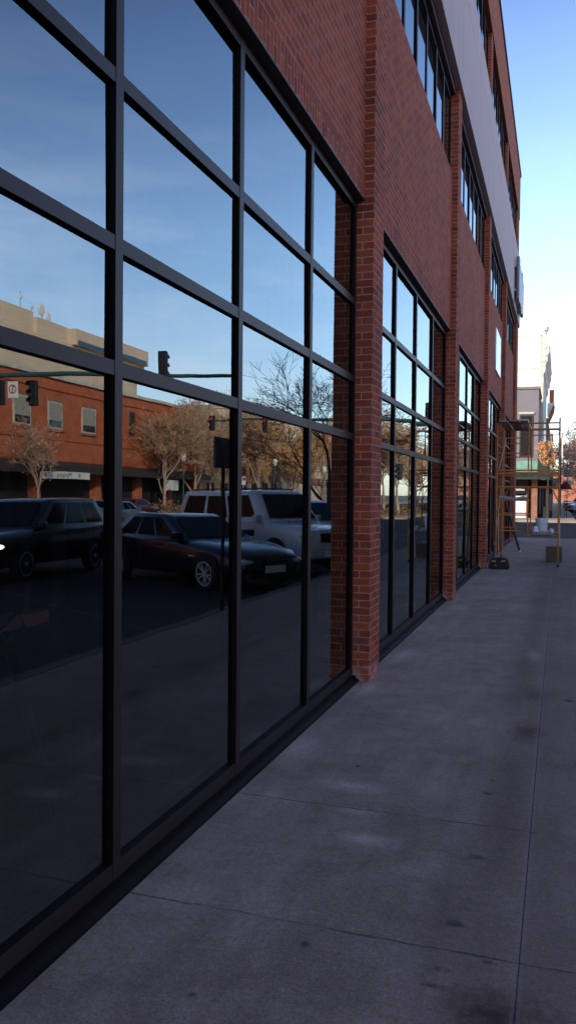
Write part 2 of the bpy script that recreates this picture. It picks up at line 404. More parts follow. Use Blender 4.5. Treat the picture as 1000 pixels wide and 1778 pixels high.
# ---------------------------------------------------------------- main brick building
P = 6.096; PW = .41
PY = lambda k: 7.248 + P*(k-1)
K0, K1 = -4, 5
YEND = 32.9
bld = empty('brick_building', 'red brick commercial block with tall tinted storefront windows along the sidewalk', 'building', (0, 5, 0))
for k in range(K0, K1+1):
    y0, y1 = PY(k), PY(k)+PW
    if k == K1: y1 = YEND
    MB().box(-.5, 0, y0, y1, 0, 8.2).build('pier', 'brick', bld)
for k in range(K0, K1):
    a, e = PY(k)+PW, PY(k+1)
    w = MB().box(-.46, -.09, a, e, 4.575, 6.86).build('wall_panel', 'brick_panel', bld)
    MB().box(-.46, -.09, a, e, 4.372, 4.575).build('lintel', 'soldier', w)
    # soffit strip and steel angle under the soldier course
    MB().box(-.30, -.086, a, e, 4.360, 4.372).build('steel_angle', 'soffit', w)
    if k < -1: 
        MB().box(-.46, -.2, a, e, 0, 4.36).build('wall_panel', 'brick_panel', bld)
    else:
        # ---- storefront window: frame, black kerb sill, glass
        f = MB()
        xs0, xs1 = -.27, -.16
        ms = [a + .0, a + 1.50, a + 2.885, a + 4.30, e]
        zs = [.055, 2.233, 2.757, 3.45, 4.36]
        hw = .031
        f.box(xs0, xs1, a, a+.05, .05, 4.36); f.box(xs0, xs1, e-.05, e, .05, 4.36)
        for my in ms[1:-1]: f.box(xs0, xs1, my-hw, my+hw, .05, 4.36)
        segs = [(a+.05, ms[1]-hw), (ms[1]+hw, ms[2]-hw), (ms[2]+hw, ms[3]-hw), (ms[3]+hw, e-.05)]
        for s0, s1 in segs:
            f.box(xs0, xs1-.002, s0, s1, .05, .125)
            for z in zs[1:4]: f.box(xs0, xs1-.002, s0, s1, z-hw, z+hw)
            f.box(xs0, xs1-.002, s0, s1, 4.29, 4.36)
        win = dark_returns(f.build('storefront_window', ['frame', 'sill'], bld))
        MB().prism([(-.27, 0), (-.095, 0), (-.095, .018), (-.125, .032), (-.125, .05), (-.27, .05)], 1, a, e).build('sill', 'sill', win)
        g = MB(); rr = random.Random(k*11+3)
        zr = [(.125, zs[1]-hw), (zs[1]+hw, zs[2]-hw), (zs[2]+hw, zs[3]-hw), (zs[3]+hw, 4.29)]
        for s0, s1 in segs:
            for z0, z1 in zr:
                ty, tz = rr.uniform(-1, 1)*.0022, rr.uniform(-1, 1)*.0016
                g.poly([(-.186 + (-ty-tz), s0, z0), (-.186 + (ty-tz), s1, z0), (-.186 + (ty+tz), s1, z1), (-.186 + (-ty+tz), s0, z1)])
        g.build('pane', 'glass', win, flip=False)
    # ---- second floor ribbon window
    def ribbon(z0, z1, xf, n, ya, yb):
        f = MB()
        f.box(xf-.1, xf, ya, ya+.05, z0, z1); f.box(xf-.1, xf, yb-.05, yb, z0, z1)
        f.box(xf-.1, xf-.002, ya+.05, yb-.05, z0, z0+.055); f.box(xf-.1, xf-.002, ya+.05, yb-.05, z1-.07, z1)
        st = (yb-ya)/n
        for i in range(1, n): f.box(xf-.1, xf+ (.008 if i % 2 else 0), ya+i*st-.035, ya+i*st+.035, z0+.055, z1-.07)
        wn = dark_returns(f.build('upper_window', ['frame', 'sill'], bld))
        g = MB(); rr = random.Random(int(ya*100+z0*10))
        for i in range(n):
            t = rr.uniform(-1, 1)*.0012
            yy0, yy1 = ya+i*st+.035, ya+(i+1)*st-.035
            g.poly([(xf-.014-t, yy0, z0+.05), (xf-.014+t, yy1, z0+.05), (xf-.014+t, yy1, z1-.06), (xf-.014-t, yy0, z1-.06)])
        g.build('pane', 'glass_up', wn, flip=False)
    ribbon(6.875, 8.12, -.13, 7, a, e)
    MB().box(-.46, -.06, a, e, 8.12, 8.205).build('soffit', 'soffit', bld)
    ribbon(10.72, 12.36, -.10, 7, a, e)
    MB().box(-.5, -.02, PY(k), PY(k)+PW, 10.6, 12.36).build('pier', 'brick', bld)
MB().box(-.5, -.02, PY(K1), YEND, 10.6, 12.36).build('pier', 'brick', bld)
# grey precast band made of panels with open joints
b = MB(); YB = PY(K0)
yy = YB
rows = [(8.215, 9.895), (9.905, 10.6)]
step = P/2
while yy < YEND - .3:
    y2 = min(yy+step, YEND)
    for z0, z1 in rows: b.box(-.5, .05, yy+.006, y2-.006, z0, z1)
    yy += step
band = b.build('stone_band', 'stone', bld)
MB().box(-.5, .03, YB, YEND-.03, 8.23, 10.59).build('joint_backing', 'soffit', band)
MB().box(-.5, 0, YB, YEND, 12.365, 14.0).build('upper_wall', 'brick_panel', bld)
MB().box(-.6, .035, YB-.04, YEND+.04, 14.0, 14.09).build('coping', 'frame', bld)
MB().box(.06, 4.2, -11, -1.6, 3.2, 3.45).build('added_shade_canopy', 'frame', bld)  # unseen canopy and posts added behind the camera to darken the near sidewalk
MB().box(4.0, 4.15, -10.8, -10.65, 0, 3.2).build('added_canopy_post', 'frame', bld)
MB().box(4.0, 4.15, -2.0, -1.85, 0, 3.2).build('added_canopy_post', 'frame', bld)
# shell behind the facade
MB().box(-38, -.5, YB, YEND, 4.62, 13.95).build('rear_block', 'brick', bld)
MB().box(-38, -.5, YEND-.4, YEND, 0, 4.62).build('end_wall', 'brick', bld)
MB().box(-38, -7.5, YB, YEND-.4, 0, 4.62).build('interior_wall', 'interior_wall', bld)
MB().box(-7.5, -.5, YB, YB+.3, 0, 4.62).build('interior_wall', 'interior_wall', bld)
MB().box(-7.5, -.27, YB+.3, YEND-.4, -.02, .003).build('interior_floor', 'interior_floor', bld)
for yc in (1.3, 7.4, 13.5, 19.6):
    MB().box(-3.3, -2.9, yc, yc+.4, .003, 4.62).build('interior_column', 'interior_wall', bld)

# pale board and timber offcuts on a trestle inside the first window
t = MB().box(-1.25, -1.13, 1.7, 3.97, .985, 1.055, Matrix.Rotation(R(-1.0), 3, 'X')).build('pale_board', 'white')
tag(t, 'long pale board lying on a trestle inside the nearest storefront window', 'board')
tr = empty('trestle', 'brown timber trestle inside the nearest window holding up the pale board', 'trestle', (-1.2, 3, 0))
for yy in (2.2, 3.7):
    MB().tube([(-1.5, yy, .0), (-1.2, yy, .86)], .03, 6).tube([(-.9, yy, 0), (-1.2, yy, .86)], .03, 6).tube([(-1.37, yy, .4), (-1.03, yy, .4)], .02, 6).build('leg', 'black', tr)
MB().box(-1.28, -1.1, 1.8, 3.9, .86, .95).build('beam', 'blackcloth', tr)
b = MB().tube([(-1.10, 3.2, 1.07), (-1.08, 3.35, 1.10), (-1.1, 3.5, 1.0), (-1.08, 3.62, 1.08), (-1.1, 3.7, .98), (-1.1, 3.55, .93), (-1.09, 3.4, 1.02)], .012, 6)
tag(b.build('black_cable', 'black'), 'loop of black cable hung over the pale board inside the nearest window', 'cable')

# ---------------------------------------------------------------- signs on the building
sg = MB().box(-.088, -.05, 22.55, 24.25, 5.1, 6.22).build('white_signboard', 'whiteplastic', bevel=.012)
def signboard_mat():
    m, nt, out = new_mat('glossy_signboard')
    p = pos(nt)
    c = mixc(nt, ramp(nt, noise_t(nt, p, 1.3, 3), [(.35, 0), (.65, 1)]), (.62, .66, .80), (.86, .86, .88))
    principled(nt, out, c, .18, 0, .6); return m
sg.data.materials.clear(); sg.data.materials.append(signboard_mat())
tag(sg, 'glossy white signboard fixed high on the brick between the third and fourth piers', 'sign')
cs = empty('letter_sign', 'dark raised letter sign on the grey band at the far corner', 'sign', (.05, 30.3, 8.3))
MB().box(.052, .10, 28.7, 32.2, 8.66, 8.72).box(.052, .10, 28.7, 32.2, 9.46, 9.52).build('rail', 'galv', cs)
for i, (h0, h1, w) in enumerate(((8.36, 9.86, .5), (8.42, 9.72, .46), (8.42, 9.72, .42), (8.3, 9.72, .5), (8.42, 9.9, .46), (8.42, 9.72, .4))):
    y = 28.8 + i*.58
    MB().box(.10, .22, y, y+w, h0, h1).build('letter', 'letterblue', cs, bevel=.05)

# ---------------------------------------------------------------- scaffold tower
YN, YF = 20.6, 22.7; XL, XR, XI = .15, 1.60, .89
scf = empty('scaffold', 'rusty orange steel scaffold tower standing across the sidewalk', 'scaffold', (.87, 21.6, 0))
RT = .021
def frame_low(y):
    b = MB()
    for x in (XL, XR): b.tube([(x, y, .12), (x, y, 2.36)], RT, 10)
    b.tube([(XL, y, 2.33), (XR, y, 2.33)], RT, 10)
    b.tube([(XL, y, 2.25), (XR, y, 2.25)], .017, 8)
    b.tube([(XL, y, 1.93), (XR, y, 1.93)], .017, 8)
    b.tube([(XI, y, 1.93), (XI, y, .86)], .016, 8)
    for z in (1.60, 1.24, .86): b.tube([(XL, y, z), (XI, y, z)], .014, 8)
    b.tube([(XI, y, .86), (XI-.15, y, .86)], .014, 8)
    b.tube([(XI, y, .76), (XR, y, .76)], .016, 8)
    b.tube([(XI, y, .86), (XI, y, .76)], .016, 8)
    for x, s in ((XL, 1), (XR, -1)): b.tube([(x, y, 1.55), (x+s*.18, y, 1.93)], .012, 6)
    return b
def frame_up(y):
    b = MB()
    for x in (XL, XR): b.tube([(x, y, 2.37), (x, y, 3.60 if x == XR else 3.5)], RT, 10)
    b.tube([(XL, y, 3.47), (XR, y, 3.47)], RT, 10)
    b.tube([(XI, y, 3.33), (XR, y, 3.33)], .016, 8)
    b.tube([(XI, y, 3.47), (XI, y, 2.36)], .016, 8)
    for z in (3.12, 2.75): b.tube([(XL, y, z), (XI, y, z)], .014, 8)
    return b
for y in (YN, YF):
    frame_low(y).build('end_frame', 'orange', scf, smooth=True)
    frame_up(y).build('end_frame', 'orange', scf, smooth=True)
for x in (XL-.03, XR+.03):
    for (z0, z1) in ((.5, 1.95), (1.95, .5)):
        MB().tube([(x, YN, z0), (x, YF, z1)], .010, 6).build('cross_brace', 'galv', scf)
    MB().tube([(x, YN, 3.0), (x, YF, 3.0)], .012, 6).build('guard_rail', 'orange', scf)
for x in (XL, XR):
    for y in (YN, YF):
        c = MB().tube([(x, y, .08), (x, y, .35)], .015, 8).lathe([(.0, .07), (.04, .07), (.04, .085), (0, .085)], (x, y, 0), 10)
        cs_ = c.build('caster', 'galv', scf)
        MB().lathe([(.0, -.025), (.045, -.025), (.055, -.015), (.055, .015), (.045, .025), (0, .025)], (x, y+.02, .055), 14, 'X').build('wheel', 'tyre', cs_, smooth=True)
for i, (x0, m_) in enumerate(((.20, 'plank'), (.46, 'plank'), (.68, 'galv'))):
    o = MB().box(x0, x0+.2, 20.35 - .12*i, 22.95, 3.492, 3.535).build('walk_board', m_, bevel=.006)
    tag(o, ['weathered walk board on top of the scaffold, the one nearest the wall', 'weathered walk board on top of the scaffold, middle of the three', 'grey metal walk board on top of the scaffold, farthest from the wall'][i], 'plank', 'walk boards on the scaffold')
o = MB().box(1.0, 1.50, 20.45, 22.85, .777, .815).build('walk_board', 'plank', bevel=.006)
tag(o, 'low walk board across the scaffold carrying the white bucket', 'plank', 'walk boards on the scaffold')
# bucket
bk = empty('bucket', 'white plastic bucket standing on the low scaffold board', 'bucket', (1.20, 21.55, .816))
MB().lathe([(0, 0), (.128, 0), (.132, .01), (.148, .30), (.156, .305), (.156, .33), (.149, .335), (.143, .335), (.139, .30), (.125, .02), (0, .02)], (1.20, 21.55, .816), 28).build('body', 'whiteplastic', bk, smooth=True)
MB().tube([(1.20-.155, 21.55, 1.12), (1.20-.15, 21.45, 1.03), (1.20, 21.385, .98), (1.35, 21.45, 1.03), (1.355, 21.55, 1.12)], .004, 6).build('handle', 'galv', bk)
def rag(name, label, c, s, seed, mat='whiteplastic', cat='cloth'):
    bm = bmesh.new(); bmesh.ops.create_icosphere(bm, subdivisions=4, radius=1)
    for v in bm.verts:
        q = v.co.copy(); n = noise.noise(q*1.6 + Vector((seed, 0, 0))) + .6*noise.noise(q*4 + Vector((0, seed, 0)))
        q *= 1 + .38*n
        v.co = Vector((q.x*s[0], q.y*s[1], max(0, (q.z+.75)*s[2])))
    b = MB(); b.bm.free(); b.bm = bm
    o = b.build(name, mat, smooth=True); o.location = c
    return tag(o, label, cat)
rag('crumpled_cloth', 'crumpled white cloth on the low scaffold board on the wall side of the bucket', (1.06, 20.85, .816), (.075, .16, .085), 3)
rag('crumpled_cloth', 'crumpled white cloth on the low scaffold board on the street side of the bucket', (1.44, 20.9, .816), (.05, .14, .06), 9)
# dust sheet rolled on a rung
b = MB(); pts = []; rs = []
for i in range(13):
    t = i/12; pts.append((.2 + .68*t, YN - .01 + .01*math.sin(5*t), 1.655 + .018*math.sin(9*t) - .02*t)); rs.append(.028 + .016*abs(math.sin(7*t)) + (.02 if i in (10, 11) else 0))
b.tube(pts, rs, 12)
tag(b.build('dust_sheet', 'cloth', smooth=True), 'grey dust sheet rolled over a low rung of the scaffold', 'cloth')
b = MB().tube([(.36, YN-.03, 3.12), (.34, YN-.03, 2.95), (.29, YN-.02, 2.75), (.25, YN-.03, 2.55), (.19, YN-.03, 2.34)], .010, 6)
tag(b.build('rope', 'rope'), 'pale rope hanging inside the upper tier of the scaffold', 'rope')
# black pole with white tip leaning on the pier
pl = empty('leaning_pole', 'black pole with a white foot leaning against the brick pier beyond the scaffold', 'pole', (.50, 25.7, 0))
MB().tube([(.485, 25.7, .05), (.05, 25.62, 1.55)], .035, 10).build('shaft', 'black', pl)
MB().tube([(.505, 25.7, .0), (.485, 25.7, .05)], [.028, .036], 10).build('foot', 'white', pl)
# tool bag
bg = empty('tool_bag', 'black tool bag with yellow trim on the sidewalk by the third pier', 'bag', (.30, 19.6, 0))
MB().prism([(.08, 0), (.52, 0), (.54, .05), (.50, .22), (.44, .265), (.16, .265), (.10, .22), (.06, .05)], 1, 19.46, 19.74).build('body', 'blackcloth', bg, bevel=.02)
MB().prism([(.14, .17), (.24, .165), (.23, .21), (.15, .215)], 1, 19.445, 19.46).build('pocket_trim', 'yellow', bg)
MB().prism([(.34, .17), (.46, .185), (.44, .225), (.36, .215)], 1, 19.445, 19.46).build('pocket_trim', 'yellow', bg)
MB().prism([(.21, .075), (.26, .07), (.265, .095), (.215, .10)], 1, 19.447, 19.46).build('label_patch', 'yellow', bg)
MB().tube([(.2, 19.6, .26), (.22, 19.6, .33), (.3, 19.6, .36), (.38, 19.6, .33), (.4, 19.6, .26)], .012, 8).build('handle', 'yellow', bg)
for x in (.14, .18, .25, .33): pass
# cardboard box
cb = empty('cardboard_box', 'brown cardboard box on the sidewalk beneath the street end of the scaffold', 'box', (1.50, 22.45, 0))
MB().box(1.30, 1.70, 22.27, 22.62, 0, .38).build('body', 'card', cb, bevel=.006)
MB().box(1.295, 1.70, 22.25, 22.44, .383, .39, Matrix.Rotation(R(3), 3, 'X')).build('flap', 'card', cb)
MB().box(1.301, 1.699, 22.46, 22.625, .383, .389, Matrix.Rotation(R(-2), 3, 'X')).build('flap', 'card', cb)
sc_ = MB().box(.075, .16, 19.72, 19.80, 0, .10, Matrix.Rotation(R(20), 3, 'Z')).build('white_cup', 'white', bevel=.012)
tag(sc_, 'small crumpled white carton at the foot of the third pier behind the tool bag', 'carton')
# spare tubes and mop handles standing behind the bag
for i, (x, y, h, m_) in enumerate(((.10, 20.1, 1.9, 'black'), (.20, 20.15, 1.35, 'galv'))):
    o = MB().tube([(x+.05, y, 0), (x-.05 if i == 0 else x+.02, y+.12, h)], .014, 8).build('mop', m_)
    tag(o, ['tall black tool handle propped by the third pier behind the bag', 'short grey tool handle propped behind the bag'][i], 'tool')

# ---------------------------------------------------------------- far side of the cross street
gb = empty('corner_building', 'grey stuccoed two storey corner building with a green awning across the side street', 'building', (-8, 75, 0))
# street front split by openings: face at y=66
MB().box(-22, -.02, 66, 73.4, 3.0, 10.0).build('upper_wall', 'greywall', gb)
MB().box(-22, -3.6, 66, 73.4, 0, 3.0).build('lower_wall', 'greywall', gb)
MB().box(-22.1, .06, 65.9, 73.4, 10.0, 10.18).build('parapet', 'greywall', gb)
w = MB().box(-1.42, -.42, 65.93, 65.995, 4.75, 8.05).build('window', 'soffit', gb)
MB().box(-1.34, -.5, 65.91, 65.93, 4.85, 7.9).build('pane', 'glass_far', w)
MB().box(-1.50, -.34, 65.90, 65.99, 8.06, 8.22).build('window_head', 'creamtrim', w)
MB().box(-3.2, -2.1, 65.93, 65.995, 4.75, 8.05).build('window', 'soffit', gb)
MB().box(-.46, -.02, 65.98, 73.4, 0, 3.0).build('corner_column', 'wood', gb)
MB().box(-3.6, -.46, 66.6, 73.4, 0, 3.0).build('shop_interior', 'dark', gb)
d = MB().box(-2.6, -.86, 66.2, 66.3, 0, 1.72).build('white_panel', 'white', gb)
MB().box(-2.6, -.86, 66.17, 66.199, .22, .27).box(-2.6, -.86, 66.17, 66.199, .36, .41).build('rail', 'tan', d)
sw = MB().box(-3.6, -.7, 66.15, 66.25, 1.85, 2.95).build('shop_window', 'glass_far', gb)
b = MB()
for i in range(7): b.box(-1.66 + i*.1, -1.60 + i*.1, 66.13, 66.148, 2.12, 2.12 + (.2 if i in (0, 3) else .13))
b.build('lettering', 'white', sw)
MB().box(-.86, -.7, 66.1, 66.5, 0, 1.85).build('door_frame', 'wood', gb)
aw = MB().prism([(66.0-.01, 4.45), (64.9, 3.42), (64.9, 3.38), (65.99, 3.36)], 0, -3.5, .02).build('awning', 'green', gb)
MB().box(-3.5, .02, 64.86, 64.9, 2.98, 3.40).build('valance', 'darkgreen', aw)
aw2 = MB().prism([(-.02, 4.55), (1.05, 3.42), (1.05, 3.36), (-.02, 3.34)], 1, 64.9, 72.8).build('awning', 'darkgreen', gb)
MB().box(1.05, 1.08, 64.9, 72.8, 2.98, 3.40).box(.02, 1.05, 64.88, 64.92, 2.98, 3.38).build('valance', 'darkgreen', aw2)
MB().box(-.02, .0, 66.6, 73.2, .4, 2.9).build('shop_window', 'glass_far', gb)
MB().box(-.02, .03, 66.2, 73.4, 9.4, 9.6).build('string_course', 'greywall', gb)
vs = MB().box(.02, 1.04, 66.95, 72.6, 0, 2.97).build('dark_box', 'dark', gb)  # plain dark box with pale strips, filling the dark zone beneath the side awning
MB().box(.10, .22, 66.92, 66.95, .3, 2.3).box(.34, .39, 66.92, 66.95, .9, 2.3).build('pale_strip', 'greywall', vs)
pk = empty('planter_box', 'square black planter standing under the dark awning of the corner building', 'planter', (.65, 66.2, 0))
MB().box(.42, .90, 65.9, 66.4, 0, .9).build('box', 'black', pk, bevel=.02)
MB().tube([(.66, 66.15, .9), (.66, 66.15, 2.6)], .06, 8).build('post', 'black', pk)

cr = empty('cream_building', 'tall sunlit cream building with an ornate cornice rising behind the corner building', 'building', (-8, 80, 0))
MB().box(-24, -.12, 74, 92, 0, 15.6).build('wall', 'cream', cr)
MB().box(-.12, .14, 74.02, 92, 0, 15.0).build('street_front', 'creamtrim', cr)
MB().box(-24, -.1, 73.94, 92, 15.6, 15.75).build('coping', 'white', cr)
b = MB().box(-24, -.2, 73.97, 74, 12.75, 12.82)
b.box(-24, -1.5, 73.97, 74, 11.0, 11.05).box(-24, -1.5, 73.97, 74, 10.3, 10.35)
b.build('string_course', 'creamtrim', cr)
MB().prism([(.13, 15.0), (.62, 15.0), (.64, 14.7), (.56, 14.55), (.60, 14.1), (.44, 13.8), (.46, 13.4), (.32, 13.2), (.30, 12.7), (.22, 12.4), (.13, 12.3)], 1, 74.0, 92).build('cornice', 'creamtrim', cr)
b = MB()
for i, (x, z, s) in enumerate(((.25, 14.6, .13), (.27, 13.95, .15), (.23, 13.45, .08), (.24, 13.05, .1), (.48, 14.1, .09))):
    b.lathe([(0, -.05), (s*.7, -.04), (s, 0), (s*.7, .03), (0, .04)], (x, 73.97, z), 12, 'Y')
b.build('bracket_boss', 'white', cr)
MB().lathe([(.0, 15.7), (.2, 15.7), (.24, 15.75), (.24, 15.95), (.38, 16.05), (.40, 16.35), (.3, 16.45), (.12, 16.5), (0, 16.52)], (.12, 74.4, 0), 14).build('finial', 'white', cr)
MB().box(-.1, .3, 74.02, 74.9, 15.0, 15.7).build('finial_block', 'creamtrim', cr)
for y in (76, 80, 84, 88):
    w = MB().box(.14, .20, y, y+1.4, 5.5, 8.6).build('window', 'creamtrim', cr)
    MB().box(.20, .215, y+.15, y+1.25, 5.65, 8.45).build('pane', 'glass_far', w)

rb = empty('gabled_building', 'red brick building with a pale triangular gable and chimney beyond the cream building', 'building', (-5, 97, 0))
MB().box(-22, .3, 93, 120, 0, 10.2).build('wall', 'redbrick_far', rb)
MB().prism([(93.0, 12.6), (93.0, 9.8), (94.6, 9.8)], 0, .25, .28).build('gable', 'creamtrim', rb)
MB().prism([(.16, 12.0), (.95, 12.0), (.95, 11.9), (.30, 10.5), (.16, 10.5)], 1, 94.6, 95.0).build('pediment', 'white', rb)
MB().prism([(.3, 10.4), (.88, 11.85), (.98, 11.5), (.92, 10.9), (.6, 10.1), (.3, 9.6)], 1, 94.2, 94.6).build('cornice', 'redbrick_far', rb)
MB().box(.36, .86, 95.1, 95.7, 11.6, 13.5).build('chimney', 'orange_brick', rb)
MB().box(.3, .34, 93.2, 119, 3.4, 9.2).build('street_front', 'dark', rb)

for i, (y0, y1, h, m_) in enumerate(((121, 140, 9, 'redbrick_far'), (141, 165, 12, 'tan'), (166, 200, 8.5, 'redbrick_far'))):
    o = empty('shop_building', ['low red brick shop beyond the gabled building', 'plain tan commercial block far along the street', 'farthest red brick shop along the street'][i], 'building', (-5, (y0+y1)/2, 0))
    MB().box(-22, .2, y0, y1, 0, h).build('wall', m_, o)
    MB().box(-22.1, .35, y0, y1, h, h+.35).build('cornice', 'creamtrim', o)
    for k in range(int((y1-y0)/4)):
        MB().box(.2, .24, y0+1+k*4, y0+3.2+k*4, 4.8, 7).build('window', 'glass_far', o)
for i, (y, x0, m_, z) in enumerate(((70.5, 1.5, 'maroon', 2.5), (96, .3, 'darkgreen', 2.7))):
    if i == 0:
        o = empty('market_umbrella', 'small dark red parasol on the pavement past the dark awning', 'parasol', (2.05, 73, 0))
        MB().lathe([(.62, 2.3), (.6, 2.34), (.3, 2.75), (0, 3.05)], (2.05, 73, 0), 8).build('canopy', 'maroon', o)
        MB().tube([(2.05, 73, 0), (2.05, 73, 2.9)], .025, 8).build('pole', 'wood', o)
    else:
        o = MB().prism([(.34, 3.6), (1.6, 2.8), (1.6, 2.6), (.34, 2.6)], 1, y, y+8).build('shop_awning', m_); tag(o, 'dark green shop awning further along the gabled building', 'awning')
# shop sign on a bracket and lamp post
sp = empty('lamp_post', 'slim dark street lamp post with a pale banner beyond the scaffold', 'street lamp', (1.66, 66.6, 0))
MB().tube([(1.66, 66.6, 0), (1.66, 66.6, 6.2)], [.07, .045], 10).build('post', 'black', sp)
MB().box(1.70, 1.80, 66.58, 66.62, 4.4, 6.1).build('banner', 'whiteplastic', sp)
MB().tube([(1.66, 66.6, 4.4), (1.05, 66.6, 5.1)], .025, 6).build('bracket', 'black', sp)
MB().lathe([(0, 6.2), (.1, 6.2), (.17, 6.45), (.12, 6.65), (0, 6.7)], (1.66, 66.6, 0), 12).build('globe', 'white', sp, smooth=True)
bs = empty('bracket_sign', 'small dark hanging sign past the scaffold post', 'sign', (2.1, 69, 3.3))
MB().box(1.9, 2.45, 69, 69.06, 3.25, 3.85).build('board', 'signgrey', bs, bevel=.02)
MB().tube([(2.17, 69.03, 0), (2.17, 69.03, 4.5)], .03, 8).build('post', 'black', bs)

# ---------------------------------------------------------------- trees
def tree(name, label, loc, H, spread, seed, bark='bark', leaf=None, nleaf=0, leafsize=.12, trunk_h=.3, r0=None, depth=5, group=None, lean=(0, 0), twig=.006, nmin=2):
    rr = random.Random(seed); T = empty(name, label, 'tree', loc, 0, group)
    tb, cb_ = MB(), MB(); tips = []
    def grow(p, d, ln, r, lv):
        pts = [p]; rs = [r]; q = p.copy(); nseg = 4 if lv < 2 else 3
        for i in range(nseg):
            d = (d + Vector((rr.uniform(-1, 1), rr.uniform(-1, 1), rr.uniform(-.5, .8)))*(.05 if lv == 0 else .20)).normalized()
            q = q + d*(ln/nseg); pts.append(q.copy()); rs.append(r*(1-.35*(i+1)/nseg))
        rs = [max(x, twig) for x in rs]
        (tb if lv == 0 else cb_).tube(pts, rs, 9 if lv == 0 else (6 if lv < 3 else 3), cap=lv == 0)
        if lv >= depth-1: tips.append((q, d))
        if lv >= depth-2: tips.append((pts[-2], d))
        if lv >= depth: return
        nb = rr.randint(3, 4) if lv < 2 else rr.randint(nmin, 4)
        for i in range(nb):
            a = rr.uniform(0, 6.283); tilt = rr.uniform(.35, .95)*(1.0 if lv else .85)*spread
            ax = Vector((math.cos(a), math.sin(a), 0)); ax = (ax - d*ax.dot(d)).normalized()
            nd = (d*math.cos(tilt) + ax*math.sin(tilt)).normalized()
            nd = (nd + Vector((0, 0, .12 if lv < 3 else -.02))).normalized()
            st = pts[-1] if i < 2 else pts[rr.randint(1, nseg)]
            grow(st.copy(), nd, ln*rr.uniform(.62, .86), rs[-1]*rr.uniform(.6, .82), lv+1)
    r0 = r0 or H*.018
    grow(Vector((0, 0, -.1)), Vector((lean[0], lean[1], 1)).normalized(), H*trunk_h, r0, 0)
    tb.build('trunk', bark, T, smooth=True, local=True)
    c = cb_.build('crown', bark, T, smooth=True, local=True)
    if leaf:
        lb = MB()
        for i in range(nleaf):
            q, d = rr.choice(tips); q = q + Vector((rr.gauss(0, .16), rr.gauss(0, .16), rr.gauss(0, .16)))
            s = leafsize*rr.uniform(.5, 1.3)
            n = Vector((rr.uniform(-1, 1), rr.uniform(-1, 1), rr.uniform(-1, 1))).normalized(); a = n.orthogonal().normalized()*s; b_ = n.cross(a)*.6
            lb.poly([q-a, q+b_*.8, q+a, q-b_*.8])
        lb.build('leaves', leaf, c, local=True)
    return T
G1 = 'street trees beyond the cross street'
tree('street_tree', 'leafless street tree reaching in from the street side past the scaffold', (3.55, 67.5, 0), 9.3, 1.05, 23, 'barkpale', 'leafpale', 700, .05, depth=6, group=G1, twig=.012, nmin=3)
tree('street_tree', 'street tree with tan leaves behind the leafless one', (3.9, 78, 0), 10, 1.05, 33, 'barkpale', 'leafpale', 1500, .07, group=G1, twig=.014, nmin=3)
T_ = empty('street_tree', 'small brown leaved tree above the dark awning', 'tree', (.78, 64.6, 0), 0, G1)
MB().tube([(.78, 64.6, 0), (.80, 64.62, 2.4), (.70, 64.6, 4.3)], [.07, .055, .04], 8).build('trunk', 'barkdark', T_, smooth=True)
b = MB(); rr = random.Random(4); lb = MB()
for k in range(46):
    a = rr.uniform(0, 6.28); z0 = rr.uniform(3.7, 4.4); q = Vector((.72, 64.6, z0)); pts = [q]
    e = Vector((.62 + .62*math.cos(a)*rr.uniform(.3, 1), 64.6 + .9*math.sin(a)*rr.uniform(.3, 1), rr.uniform(4.15, 5.75)))
    b.tube([q, q.lerp(e, .55) + Vector((0, 0, -.1)), e], [.018, .012, .006], 4)
    for j in range(34):
        c_ = e + Vector((rr.gauss(0, .10), rr.gauss(0, .14), rr.gauss(0, .11)))
        n = Vector((rr.uniform(-1, 1), rr.uniform(-1, 1), rr.uniform(-1, 1))).normalized(); a1 = n.orthogonal().normalized()*rr.uniform(.04, .09); b1 = n.cross(a1)*.6
        lb.poly([c_-a1, c_+b1, c_+a1, c_-b1])
cr_ = b.build('crown', 'barkdark', T_); lb.build('leaves', 'leaf', cr_)
tree('street_tree', 'tan street tree farther along the pavement', (4.8, 86, 0), 9, .95, 44, 'barkpale', 'leafpale', 1500, .12, group=G1, twig=.016)
tree('street_tree', 'pale bare tree well along the far pavement', (4.6, 104, 0), 10, .95, 52, 'barkpale', 'leafpale', 1500, .13, group=G1, twig=.02)
tree('street_tree', 'distant tan tree closing the view down the street', (4.4, 128, 0), 11, .9, 61, 'barkpale', 'leafpale', 1600, .16, group=G1, twig=.025)
tree('street_tree', 'farthest pale tree at the end of the street', (5.5, 160, 0), 14, .9, 66, 'barkpale', 'leafpale', 1600, .2, group=G1, twig=.03)
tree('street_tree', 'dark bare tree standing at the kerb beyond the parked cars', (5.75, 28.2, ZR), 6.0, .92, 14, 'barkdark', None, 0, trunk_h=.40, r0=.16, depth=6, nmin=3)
G2 = 'brown leaved trees on the opposite pavement'
spots = [(29.5, 44.5, 6.5, 71, 260), (29.5, 62, 9.5, 72, 2600), (30, 69.5, 10.5, 73, 2600), (29.5, 84, 11, 74, 2600), (30, 97, 12, 75, 2200), (29.8, 112, 12.5, 76, 2000), (31, 131, 13.5, 77, 1800), (30, 152, 14, 79, 1500), (20.5, 168, 14, 80, 1500), (13.5, 140, 12, 81, 1300), (31.5, 76, 9, 91, 1800), (33, 90, 10, 92, 1800), (31.8, 104, 11, 93, 1600), (32.5, 121, 12, 94, 1500), (27.5, 142, 12, 95, 1500)]
